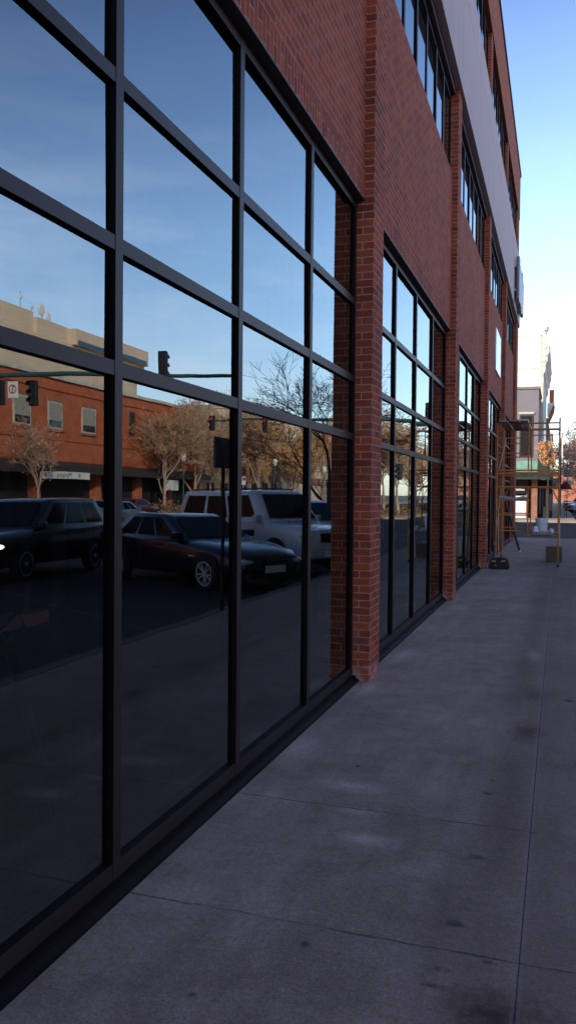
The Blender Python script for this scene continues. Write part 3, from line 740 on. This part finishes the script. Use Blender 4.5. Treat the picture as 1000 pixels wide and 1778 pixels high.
kinds = ['thin bare tree in front of the two storey brick windows', 'brown leaved tree in front of the tall narrow brick windows', 'brown leaved tree at the far corner of the opposite brick building', 'broad tan tree beyond the opposite brick building', 'tan tree in front of the pale office block', 'taller tan tree in front of the pale office block', 'large brown tree past the pale office block', 'large pale brown tree far up the opposite pavement', 'tan tree in the median at the end of the street', 'tan tree on the island in the middle of the street', 'brown tree tucked behind the corner of the opposite brick building', 'low tan tree beside the low tan brick block', 'tan tree between the low tan block and the pale office', 'brown tree close against the pale office block', 'tan tree at the kerb before the end of the pale office block']
for (x, y, h, s, nl), lb_ in zip(spots, kinds):
    near = y < 72
    tree('oak_tree', lb_, (x, y, 0 if x > 28 else ZR), h, .9, s, 'barkpale', 'leaf', int(nl*(1.9 if near else 3.4)), .10 if y < 90 else .14, depth=6 if 60 < y < 90 else 5, group=G2, twig=.015 if y < 90 else .02, nmin=3)
struct(MB().box(9.0, 13.2, 61.0, 150, ZR-.05, 0).build('median', 'walk_far'))
G4 = 'trees along the planted median'
for i, (x, y, h, sd) in enumerate(((9.9, 63.5, 7.6, 101), (11.9, 68, 8.2, 102), (10.2, 75, 8.6, 103), (12.0, 84, 9, 104), (10.3, 96, 9.5, 105), (11.8, 112, 10, 106))):
    tree('median_tree', ['tan twiggy tree nearest the crossing on the median', 'second tan tree along the median', 'third tan tree along the median', 'fourth tan tree along the median', 'fifth tan tree along the median', 'last tan tree along the median'][i], (x, y, 0), h, 1.0, sd, 'barkpale', 'leaf', 3500, .085, depth=6 if y < 80 else 5, group=G4, twig=.013, nmin=3)
for i, (y0, y1) in enumerate(((62.5, 74), (77, 100))):
    b = MB(); rr = random.Random(190+i)
    b.box(9.5, 12.6, y0, y1, .002, .14)
    for k in range(900):
        q = Vector((rr.uniform(9.5, 12.6), rr.uniform(y0, y1), .14 + abs(rr.gauss(0, .25)))); n = Vector((rr.uniform(-1, 1), rr.uniform(-1, 1), rr.uniform(-1, 1))).normalized(); a = n.orthogonal().normalized()*.13; c_ = n.cross(a)*.5
        b.poly([q-a, q+c_, q+a, q-c_])
    tag(b.build('planting_bed', 'terrace'), ['dry shrub bed at the crossing end of the median', 'dry shrub bed farther up the median'][i], 'planting bed')
# planting strips on the opposite kerb
for i, (y0, y1) in enumerate(((57, 66), (68, 80))):
    b = MB(); rr = random.Random(90+i)
    b.box(28.6, 30.2, y0, y1, 0, .18)
    for k in range(900):
        q = Vector((rr.uniform(28.6, 30.2), rr.uniform(y0, y1), .18 + abs(rr.gauss(0, .3)))); n = Vector((rr.uniform(-1, 1), rr.uniform(-1, 1), rr.uniform(-1, 1))).normalized(); a = n.orthogonal().normalized()*.16; c_ = n.cross(a)*.5
        b.poly([q-a, q+c_, q+a, q-c_])
    tag(b.build('planting_bed', 'terrace'), ['nearer bed of dry shrubs along the opposite kerb', 'farther bed of dry shrubs along the opposite kerb'][i], 'planting bed')

# ---------------------------------------------------------------- opposite side of the street (seen mirrored in the glass)
ob = empty('opposite_brick_building', 'two storey orange brick building with dark awnings on the opposite side of the street', 'building', (40, 52, 0))
MB().box(32, 48, 24, 75, 3.9, 9.75).build('wall', 'orange_brick', ob)
MB().box(31.8, 48, 23.9, 75.1, 9.75, 10.0).build('cornice', 'creamtrim', ob)
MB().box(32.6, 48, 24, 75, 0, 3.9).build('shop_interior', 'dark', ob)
for y in (24, 32, 40, 47.6, 55.6, 62, 68, 74.2):
    MB().box(32.02, 32.6, y, y+.8, 0, 3.9).build('pier', 'orange_brick', ob)
for y in (30.5, 36, 41, 45.3, 49.2, 53.7):
    f = MB().box(31.93, 32.0, y-.12, y+1.75, 6.2, 8.15).build('window', 'creamtrim', ob)
    MB().box(31.86, 31.98, y-.25, y+1.88, 6.02, 6.19).box(31.9, 31.99, y-.2, y+1.83, 8.16, 8.42).build('sill', 'redbrick_far', f)
    MB().box(31.91, 31.93, y, y+1.63, 6.8, 8.05).build('blind', 'shade', f)
    MB().box(31.912, 31.93, y, y+1.63, 6.3, 6.8).build('pane', 'glass_far', f)
for y in (60.4, 63.5, 66.7, 69.9):
    f = MB().box(31.95, 32.0, y-.08, y+1.0, 6.4, 8.6).build('window', 'wood', ob)
    MB().box(31.92, 31.95, y, y+.92, 6.5, 8.5).build('pane', 'glass_far', f)
MB().box(31.9, 32, 24, 75, 8.95, 9.1).box(31.92, 32, 24, 75, 5.4, 5.5).build('string_course', 'orange_brick', ob)
aw = MB().prism([(31.98, 3.9), (30.6, 3.45), (30.6, 3.05), (31.98, 3.05)], 1, 24, 74.6).build('awning', 'soffit', ob)
MB().box(30.55, 30.59, 24, 56.2, 3.0, 3.5).build('fascia', 'soffit', aw)
sgn = empty('shop_sign', 'white shop sign board on the awning of the opposite brick building', 'sign', (30.5, 49.0, 2.85))
MB().box(30.47, 30.52, 46.1, 52.3, 2.58, 3.08).build('board', 'white', sgn)
text_mesh('lettering', 'Mariposa', .5, 'soffit', sgn, (-.035, 0, -.02), (R(90), 0, R(-90)), .004)
for sgy in (47.0, 51.2):
    MB().lathe([(0, -.01), (.16, -.01), (.16, .0), (0, .0)], (30.468, sgy-.3, 2.83), 6, 'X').build('flourish', 'tan', sgn)
sgn2 = MB().box(30.6, 30.66, 64.5, 67.3, 2.0, 2.9).build('shop_sign', 'white'); tag(sgn2, 'plain white shop sign beneath the brown leaved trees opposite', 'sign')

nb = empty('added_brick_block', 'added three storey red brick block across the street, out of view, cutting sky and bouncing warm light', 'building', (40, -10, 0))  # block added out of view to cut blue sky and bounce warm light
MB().box(32, 50, -45, 20, 0, 12.5).build('wall', 'orange_brick', nb)
MB().box(31.7, 50.1, -45.1, 20.1, 12.5, 13).build('cornice', 'creamtrim', nb)
for yy in range(-42, 18, 5):
    for zz in (5, 8.8): MB().box(31.94, 32, yy, yy+2.2, zz, zz+2.2).build('window', 'glass_far', nb)
    MB().box(31.94, 32, yy-.5, yy+3, .3, 3.4).build('shop_window', 'glass_far', nb)
hb = empty('beige_tower', 'stepped beige office tower with blue ribbon windows behind the opposite brick building', 'building', (62, 80, 0))
MB().box(53, 80, 66, 76.6, 0, 21.3).build('upper_block', 'beige', hb)
MB().box(52.5, 80, 76.6, 82.6, 0, 20.7).build('middle_block', 'beige', hb)
MB().box(52, 80, 55, 98, 0, 18.7).build('wing', 'beige', hb)
MB().box(51.4, 80, 82.6, 98, 18.7, 20.6).build('wing_parapet', 'beige', hb)
for z in (17.2, 13.4, 9.6, 5.8):
    r_ = MB().box(51.95, 52, 57, 97.2, z, z+1.1).build('ribbon_window', 'blueglass', hb)
MB().box(51.33, 51.4, 83, 97.5, 18.75, 19.3).build('ribbon_window', 'blueglass', hb)
MB().tube([(54, 75.5, 21.3), (54, 75.5, 23.4)], .06, 6).tube([(54, 77.6, 20.7), (54, 77.6, 22.6)], .05, 6).tube([(54, 79.6, 20.7), (54, 79.6, 22.6)], .08, 6).build('antenna_mast', 'galv', hb)
for (y, z, r_) in ((79.3, 22.2, .75), (80.6, 21.6, .6), (77.6, 22.1, .3), (75.5, 22.8, .25)):
    MB().lathe([(0, -.06), (r_*.7, -.04), (r_, .08), (r_*.7, -.02), (0, -.03)], (53.8, y, z), 14, 'X').build('dish', 'white', hb)
of = empty('pale_office', 'long pale flat roofed office block up the opposite side', 'building', (52, 145, 0))
MB().box(45, 60, 112, 190, 0, 14.4).build('wall', 'beige', of)
MB().box(44.8, 60, 111.8, 190.2, 14.4, 15).build('roof_edge', 'creamtrim', of)
for z in (3.5, 7, 10.5): MB().box(44.92, 45, 114, 188, z, z+1.5).build('ribbon_window', 'glass_far', of)
rb2 = empty('tan_block', 'low tan brick block between the orange building and the office', 'building', (40, 92, 0))
MB().box(34, 46, 79, 108, 0, 7.6).build('wall', 'tan', rb2)
MB().box(33.8, 46, 78.9, 108, 7.6, 7.9).build('cornice', 'creamtrim', rb2)
for y in range(81, 106, 4): MB().box(33.94, 34, y, y+2.2, 1, 3).build('window', 'glass_far', rb2)
eb = empty('end_building', 'low sunlit building closing the far end of the street', 'building', (14, 330, 0))
MB().box(-20, 40, 325, 345, 0, 11).build('wall', 'redbrick_far', eb)
MB().box(-20.2, 40.2, 324.8, 345, 11, 11.6).build('parapet', 'creamtrim', eb)
for x in range(-16, 38, 5): MB().box(x, x+2.6, 324.93, 325, 6, 8.5).build('window', 'glass_far', eb)

# ---------------------------------------------------------------- signals, posts
def signal_head(parent, c, face, lit=True, hub=True):
    """face: unit vector of the lens side"""
    f = Vector(face); s = f.cross(Vector((0, 0, 1))); c = Vector(c)
    rot = Matrix((s, f, Vector((0, 0, 1)))).transposed()
    h = MB(); 
    for dz in (-.34, 0, .34):
        bmv = MB()
    h.box(-.19, .19, -.12, .10, -.54, .54)
    for v in h.bm.verts: v.co = c + rot @ v.co
    hd = h.build('signal_head', 'black', parent, bevel=.02)
    for dz, m_ in ((.34, 'redlamp' if lit else 'lens'), (0, 'amber'), (-.34, 'lens')):
        q = MB()
        q.lathe([(0, .0), (.10, .005), (.13, -.02)], (0, .115, dz), 14, 'Y')
        for v in q.bm.verts: v.co = c + rot @ v.co
        mm = m_ if (dz > .3 and lit) else 'signgrey'
        q.build('lens', mm, hd)
        q = MB()
        n = 10
        for k in range(n):
            a0, a1 = R(-20 + 220*k/n), R(-20 + 220*(k+1)/n)
            q.poly([(.15*math.cos(a0), .10, dz+.15*math.sin(a0)), (.15*math.cos(a1), .10, dz+.15*math.sin(a1)), (.15*math.cos(a1), .34, dz+.15*math.sin(a1)+.0), (.15*math.cos(a0), .34, dz+.15*math.sin(a0))])
        for v in q.bm.verts: v.co = c + rot @ v.co
        q.build('visor', 'black', hd)
    return hd
t1 = empty('traffic_signal', 'green mast arm traffic signal at the near corner of the crossing', 'traffic light', (24.5, 30.5, ZR))
MB().tube([(26.5, 30.6, ZR), (26.5, 30.5, 7.4)], [.17, .12], 12).build('pole', 'greenmetal', t1)
MB().tube([(26.5, 30.5, 6.85), (18, 30.1, 6.75), (10.2, 30, 6.35)], [.12, .1, .07], 10).build('arm', 'greenmetal', t1)
signal_head(t1, (19.5, 30.0, 5.95), (0, -1, 0), False); signal_head(t1, (21.2, 30.0, 6.0), (0, -1, 0), False); signal_head(t1, (13.6, 29.95, 6.95), (0, 1, 0), False)
ns = MB().box(20.2, 20.7, 29.88, 29.92, 5.75, 6.45).build('turn_sign', 'white', t1)
q = MB(); n = 20
for k in range(n):
    a0, a1 = 2*math.pi*k/n, 2*math.pi*(k+1)/n
    q.poly([(20.45 + .2*math.cos(a0), 29.87, 6.12 + .2*math.sin(a0)), (20.45 + .2*math.cos(a1), 29.87, 6.12 + .2*math.sin(a1)), (20.45 + .15*math.cos(a1), 29.87, 6.12 + .15*math.sin(a1)), (20.45 + .15*math.cos(a0), 29.87, 6.12 + .15*math.sin(a0))])
q.build('red_ring', 'redpaint', ns)
MB().box(20.43, 20.47, 29.865, 29.869, 5.98, 6.2).box(20.34, 20.47, 29.865, 29.869, 6.2, 6.24).build('arrow', 'black', ns)
t2 = empty('traffic_signal', 'green mast arm traffic signal on the far side of the crossing', 'traffic light', (5.2, 55, ZR))
MB().tube([(5.6, 55, ZR), (5.6, 55, 7.6)], [.18, .13], 12).build('pole', 'greenmetal', t2)
MB().tube([(5.6, 55, 6.55), (14, 55.2, 6.95), (22.5, 55.4, 7.1)], [.15, .12, .07], 10).build('arm', 'greenmetal', t2)
signal_head(t2, (6.6, 55, 7.35), (0, -1, 0), False)
signal_head(t2, (22.0, 55.2, 6.9), (0, -1, 0), True); signal_head(t2, (18.3, 55.15, 6.6), (0, -1, 0), True)
signal_head(t2, (8.2, 54.7, 3.25), (.7, -.7, 0), False)
t3 = empty('parking_sign', 'dark parking sign on a thin post at the kerb beside the parked sedan', 'sign', (2.62, 10.95, 0))
MB().tube([(2.62, 10.95, 0), (2.62, 10.95, 2.5)], .03, 8).build('post', 'black', t3)
MB().box(2.59, 2.625, 10.62, 11.2, 2.08, 2.52).build('plate', 'signgrey', t3, bevel=.012)
sg3 = empty('street_sign', 'small red and white parking notice on a pole across the street', 'sign', (26.5, 70, 2.5))
MB().tube([(27.6, 74.3, 0), (27.6, 74.3, 3.4)], .04, 8).build('post', 'galv', sg3)
MB().box(27.55, 27.58, 73.9, 74.7, 2.5, 3.3).build('plate', 'white', sg3)
MB().box(27.53, 27.55, 73.98, 74.62, 2.95, 3.2).build('red_band', 'redpaint', sg3)
for i, (x, y, z) in enumerate(((28.5, 64.0, 4.9), (28.5, 86.5, 5.2), (28.5, 108, 5.2))):
    o = empty('lamp_post', ['white globe lamp post in front of the opposite brick building', 'white globe lamp post beyond the opposite corner', 'farthest white globe lamp post on the opposite kerb'][i], 'street lamp', (x, y, 0), 0, 'globe lamps on the opposite kerb')
    MB().tube([(x, y, 0), (x, y, .5), (x, y, z-.4)], [.12, .07, .05], 10).build('post', 'greenmetal', o)
    MB().lathe([(0, z-.4), (.14, z-.38), (.26, z-.1), (.27, z+.1), (.16, z+.32), (0, z+.42)], (x, y, 0), 14).build('globe', 'white', o, smooth=True)

# ---------------------------------------------------------------- cars
def car(name, label, cat, loc, rz, paint, kind, group=None, lights=False, badge=None):
    D = {'sedan': dict(L=4.85, W=1.86, H=1.44, wb=2.95, xf=1.55, r=.335, bot=.24, nose=.66, hood=.88, belt=.96, deck=1.04, ws0=.95, ws1=.05, rw1=-1.30, rw0=-1.95, top=.60, belt2=1.0),
         'suv': dict(L=5.15, W=2.0, H=1.93, wb=2.95, xf=1.62, r=.39, bot=.34, nose=1.06, hood=1.16, belt=1.22, deck=1.24, ws0=1.22, ws1=.55, rw1=-2.30, rw0=-2.48, top=.70, belt2=1.24),
         'crossover': dict(L=4.7, W=1.9, H=1.70, wb=2.75, xf=1.50, r=.36, bot=.30, nose=.84, hood=1.02, belt=1.08, deck=1.14, ws0=1.15, ws1=.25, rw1=-1.75, rw0=-2.22, top=.64, belt2=1.12)}[kind]
    T = empty(name, label, cat, loc, rz, group)
    Lh, w = D['L']/2, D['W']/2; xr = D['xf']-D['wb']
    # lower body: loft of half sections along x
    st = []
    for x, sw, zt, zb in ((Lh, .70, D['nose']-.10, D['bot']+.10), (Lh-.06, .80, D['nose'], D['bot']+.02), (Lh-.3, .93, (D['nose']+D['hood'])/2, D['bot']-.02), (D['xf'], .985, D['hood']-.015, D['bot']), (D['ws0'], 1, D['hood']+.05, D['bot']), (D['ws1'], 1, D['belt'], D['bot']), (-.6, 1, D['belt']+.01, D['bot']),
                          (D['rw1']+.1, 1, D['belt2'], D['bot']), (min(xr-.3, D['rw0']+.1), .985, D['deck'], D['bot']+.02), (-Lh+.22, .95, D['deck']-.01, D['bot']+.06), (-Lh+.05, .88, D['deck']-.10, D['bot']+.12), (-Lh, .80, D['deck']-.22, D['bot']+.18)):
        st.append((x, sw*w, zt, zb))
    b = MB(); rings = []
    for x, ww, zt, zb in st:
        hgt = zt-zb
        half = [(ww*.80, zb), (ww*.95, zb+.06*hgt+.02), (ww, zb+.42*hgt), (ww*.985, zb+.72*hgt), (ww*.95, zt-.075), (ww*.86, zt-.02), (ww*.45, zt+.012), (0, zt+.02)]
        ring = [(x, y, z) for y, z in half] + [(x, -y, z) for y, z in half[-2::-1]]
        rings.append([b.bm.verts.new(p) for p in ring])
    for A, B_ in zip(rings, rings[1:]):
        n = len(A)
        for i in range(n): b.bm.faces.new((A[i], A[(i+1) % n], B_[(i+1) % n], B_[i]))
    b.bm.faces.new(rings[0]); b.bm.faces.new(rings[-1][::-1])
    # greenhouse: stacked rounded outlines
    zb0 = D['belt']-.05; levels = []
    for f in (0, .45, .86, .97, 1.0):
        ins = {0: 0, .45: .45, .86: .88, .97: 1.06, 1.0: 1.5}[f]
        xf = D['ws0'] + (D['ws1']-D['ws0'])*ins; xb = D['rw0'] + (D['rw1']-D['rw0'])*ins
        hw = w*(.93 - .19*ins if ins < 1.2 else .60); z = zb0 + (D['H']-zb0)*f
        out = []
        for sx, sy in ((1, 1), (-1, 1), (-1, -1), (1, -1)):
            cx = (xf-.16) if sx > 0 else (xb+.12); cy = hw-.14
            for k in range(4):
                a = R(90*k/3)
                ca, sa = math.cos(a), math.sin(a)
                if sx*sy > 0: dx, dy = ca, sa
                else: dx, dy = sa, ca
                out.append((cx + sx*dx*(.16 if sx > 0 else .12), sy*(cy + dy*.14), z))
        levels.append([b.bm.verts.new(p) for p in out])
    for A, B_ in zip(levels, levels[1:]):
        n = len(A)
        for i in range(n): b.bm.faces.new((A[i], A[(i+1) % n], B_[(i+1) % n], B_[i]))
    b.bm.faces.new(levels[-1])
    body = b.build('body', paint, T, smooth=True, local=True)
    # glazing
    def gp(f, u, side):   # point on the greenhouse side: f height, x = u
        ins = f; hw = w*(.93-.19*ins) + .006
        return (u, side*hw, zb0 + (D['H']-zb0)*f)
    def xr_(f): return D['rw0'] + (D['rw1']-D['rw0'])*f + .26
    def xf_(f): return D['ws0'] + (D['ws1']-D['ws0'])*f - .30
    f0, f1 = .16, .84
    nwin = 3
    for side in (1, -1):
        for i in range(nwin):
            def at(f, t): return gp(f, xr_(f) + (xf_(f)-xr_(f))*t, side)
            t0, t1 = i/nwin + .02, (i+1)/nwin - .02
            q = MB(); q.poly([at(f0, t0), at(f0, t1), at(f1, t1), at(f1, t0)][::side]); q.build('side_window', 'carglass', T, local=True, flip=False)
    for nm, xx0, xx1, s in (('windscreen', D['ws0'], D['ws1'], 1), ('rear_window', D['rw0'], D['rw1'], -1)):
        q = MB()
        def ap(f, y): return (xx0 + (xx1-xx0)*f + s*.012, y*w*(.93-.19*f-.14), zb0 + (D['H']-zb0)*f + .012)
        q.poly([ap(.13, 1), ap(.13, -1), ap(.86, -1), ap(.86, 1)]); q.build(nm, 'carglass', T, local=True, flip=False)
    # wheels
    for x in (D['xf'], xr):
        for s in (1, -1):
            r = D['r']; y = s*(w-.065)
            wh = MB().lathe([(0, -.1), (r*.7, -.1), (r*.96, -.09), (r, -.06), (r, .06), (r*.96, .09), (r*.7, .1), (r*.66, .085), (0, .085)], (0, 0, 0), 28, 'Y').build('wheel', 'tyre', T, smooth=True, local=True)
            wh.location = (x, y, r)
            m_ = MB()
            for k in range(10):
                a = 2*math.pi*k/10 + (.1 if k % 2 else -.1); c, sn = math.cos(a), math.sin(a)
                m_.prism([(c*r*.12 - sn*.013, sn*r*.12 + c*.013), (c*r*.66 - sn*.011, sn*r*.66 + c*.011), (c*r*.66 + sn*.011, sn*r*.66 - c*.011), (c*r*.12 + sn*.013, sn*r*.12 - c*.013)], 1, s*.086, s*.098)
            for (ra, rb_) in ((r*.62, r*.70), (0.001, r*.16)):
                m_.lathe([(ra, s*.09), (ra, s*.104), (rb_, s*.104), (rb_, s*.09)], (0, 0, 0), 24, 'Y', cap=False)
            m_.build('rim', 'rim', wh, local=True)
            a_ = MB().lathe([(0, 0), (r*1.16, 0), (r*1.16, .012), (0, .012)], (x, s*(w+.0) - (.012 if s > 0 else 0), r+.02), 28, 'Y')
            for v in list(a_.bm.verts):
                if v.co.z < D['bot']+.02: v.co.z = D['bot']+.02
            a_.build('wheel_arch', 'black', T, local=True)
    # lights, grille, mirrors
    zn = D['nose']
    for s in (1, -1):
        q = MB(); hz = zn - (.10 if kind != 'suv' else .12); hs = (.16, .25*w, .075 if kind != 'suv' else .12)
        q.lathe([(0, -1), (.5, -.87), (.87, -.5), (1, 0), (.87, .5), (.5, .87), (0, 1)], (0, 0, 0), 16)
        for v in q.bm.verts: v.co = Vector((Lh-.19 + v.co.x*hs[0]*1.25 - abs(v.co.y)*.0, s*w*.68 + v.co.y*hs[1], hz + v.co.z*hs[2]))
        q.build('headlight', 'headlamp' if lights else 'lens', T, smooth=True, local=True)
        q = MB(); q.lathe([(0, -1), (.5, -.87), (.87, -.5), (1, 0), (.87, .5), (.5, .87), (0, 1)], (0, 0, 0), 14)
        for v in q.bm.verts: v.co = Vector((-Lh+.14 + v.co.x*.15, s*w*.72 + v.co.y*.2*w, D['deck']-.22 + v.co.z*.11))
        q.build('tail_light', 'redpaint', T, smooth=True, local=True)
        MB().box(D['ws0']-.38, D['ws0']-.22, s*(w-.02)-.10, s*(w-.02)+.10, D['belt']-.02, D['belt']+.13).build('wing_mirror', paint, T, bevel=.03, local=True)
        if lights: MB().lathe([(0, -.01), (.07, -.01), (.07, .01), (0, .01)], (Lh-.10, s*w*.66, D['bot']+.20), 12, 'X').build('fog_light', 'foglamp', T, local=True)
        for xh in (-.05, -1.0): MB().box(xh, xh+.2, s*(w-.012) - .02, s*(w-.012) + .02, D['belt']-.16, D['belt']-.125).build('door_handle', 'chrome' if kind == 'suv' else paint, T, local=True)
    MB().box(Lh-.05, Lh+.012, -w*.42, w*.42, zn-.28, zn-.06).build('grille', 'black', T, bevel=.02, local=True)
    MB().box(Lh-.03, Lh+.03, -.26, .26, D['bot']+.12, D['bot']+.25).build('number_plate', 'white', T, local=True)
    MB().box(Lh-.12, Lh+.02, -w*.74, w*.74, D['bot']+.02, D['bot']+.10).build('bumper', 'black', T, bevel=.02, local=True)
    if kind == 'suv':
        for s in (1, -1): MB().tube([(.3, s*w*.64, D['H']+.02), (-.9, s*w*.64, D['H']+.06), (-2.0, s*w*.64, D['H']+.02)], .02, 6).build('roof_rack', 'black', T, local=True)
    if badge: text_mesh('badge', badge, .15, 'redpaint', T, (Lh+.02, 0, zn-.17), (R(90), 0, R(90)), .006)
    return T
H = R(212)
car('parked_sedan', 'dark navy sedan parked at an angle to the kerb opposite the first window', 'car', (5.3, 15.7, ZR), R(207), 'car_navy', 'sedan')
car('parked_suv', 'white full size SUV parked nose to the kerb next to the navy sedan', 'suv', (5.0, 19.1, ZR), R(211), 'car_white', 'suv', badge='GMC')
car('parked_suv', 'second white SUV parked beyond the first one', 'suv', (5.15, 23.0, ZR), R(211), 'car_white', 'crossover')
car('moving_suv', 'dark brown SUV driving past with its lamps lit', 'suv', (9.3, 15.6, ZR), R(268), 'car_brown', 'crossover', lights=True)
car('parked_car', 'dark red car parked at the opposite kerb by the shop sign', 'car', (26.6, 52, ZR), R(90), 'car_red', 'sedan')
car('parked_car', 'silver car stopped at the crossing on the opposite lane', 'car', (20, 38, ZR), R(90), 'car_silver', 'sedan')
G3 = 'cars parked far along the street'
for i, (x, y, a, p_, kd) in enumerate(((4.6, 98, 212, 'car_white', 'crossover'), (4.6, 103, 212, 'car_silver', 'sedan'), (4.6, 108, 212, 'car_white', 'suv'), (4.9, 126, 212, 'car_navy', 'sedan'), (12, 118, 270, 'car_silver', 'sedan'))):
    car('parked_car', ['white crossover parked far down the street past the scaffold', 'silver sedan parked behind the far white crossover', 'far white SUV parked behind the silver sedan', 'dark sedan parked far beyond the white SUV', 'silver car driving in the far lane'][i], 'car', (x, y, ZR), R(a), p_, kd, G3)

# ---------------------------------------------------------------- sky, sun, camera
EL, AZ = 22, 40
w = bpy.data.worlds.new('World'); sc.world = w; w.use_nodes = True
nt = w.node_tree; bgn = nt.nodes['Background']
sky = N(nt, 'ShaderNodeTexSky', sky_type='NISHITA', sun_disc=False)
sky.sun_elevation = R(EL); sky.sun_rotation = R(180+AZ); sky.altitude = 0; sky.air_density = 1.0; sky.dust_density = .6; sky.ozone_density = 2.0
tc = N(nt, 'ShaderNodeTexCoord'); mp = N(nt, 'ShaderNodeMapping'); mp.inputs['Scale'].default_value = (1.0, 1.3, 5.0); mp.inputs['Rotation'].default_value = (.12, .1, .5)
L(nt, tc.outputs['Generated'], mp.inputs[0])
cl = noise_t(nt, mp.outputs[0], 2.1, 7, .6)
sp_ = N(nt, 'ShaderNodeSeparateXYZ'); L(nt, tc.outputs['Generated'], sp_.inputs[0])
msk = ramp(nt, sp_.outputs[2], [(.0, .9), (.12, .75), (.30, .55), (.52, 0)])
cf = math_n(nt, 'MULTIPLY', math_n(nt, 'MULTIPLY', ramp(nt, cl, [(.42, 0), (.72, .62)]), msk), ramp(nt, sp_.outputs[0], [(.10, .1), (.45, 1)]))
colr = mixc(nt, cf, sky.outputs[0], (7.5, 7.9, 8.6))
grd = N(nt, 'ShaderNodeValToRGB'); L(nt, sp_.outputs[2], grd.inputs[0])
e0, e1 = grd.color_ramp.elements; e0.position = .03; e0.color = (.86, .88, .90, 1); e1.position = .62; e1.color = (.36, .41, .50, 1)
em = grd.color_ramp.elements.new(.30); em.color = (1.0, 1.03, 1.07, 1)
em2 = grd.color_ramp.elements.new(.48); em2.color = (.68, .73, .84, 1)
colr = mixc(nt, 1.0, colr, grd.outputs[0], 'MULTIPLY')
colr = mixc(nt, 1.0, colr, (2.72, 2.58, 2.62), 'MULTIPLY'); L(nt, colr, bgn.inputs[0]); bgn.inputs[1].default_value = .15
sun = bpy.data.lights.new('sun', 'SUN'); sun.energy = 5.0; sun.angle = R(.5); sun.color = (1, .88, .72)
so = bpy.data.objects.new('sun', sun); COL.objects.link(so)
d = Vector((math.sin(R(AZ))*math.cos(R(EL)), math.cos(R(AZ))*math.cos(R(EL)), -math.sin(R(EL))))
so.rotation_euler = d.to_track_quat('-Z', 'Y').to_euler(); so.location = (-20, -20, 40)

cam = bpy.data.cameras.new('camera'); co = bpy.data.objects.new('camera', cam); COL.objects.link(co)
cam.sensor_fit = 'VERTICAL'; cam.sensor_height = 36; cam.lens = 36*1413.85/1778; cam.clip_start = .05; cam.clip_end = 4000
yaw, pitch, roll = .321241366, -.0223174089, .00897888705
fw = Vector((-math.sin(yaw)*math.cos(pitch), math.cos(yaw)*math.cos(pitch), math.sin(pitch)))
r0 = Vector((math.cos(yaw), math.sin(yaw), 0)); u0 = r0.cross(fw)
rt = r0*math.cos(roll) + u0*math.sin(roll); up = -r0*math.sin(roll) + u0*math.cos(roll)
mw = Matrix((rt, up, -fw)).transposed().to_4x4(); mw.translation = (1.618981, 0, 1.709538)
co.matrix_world = mw
sc.camera = co

sc.render.engine = 'CYCLES'
sc.cycles.use_denoising = True
sc.cycles.max_bounces = 8; sc.cycles.glossy_bounces = 5; sc.cycles.transparent_max_bounces = 12
sc.cycles.sample_clamp_indirect = 6
sc.view_settings.view_transform = 'Standard'; sc.view_settings.look = 'None'; sc.view_settings.exposure = 0; sc.view_settings.gamma = 1
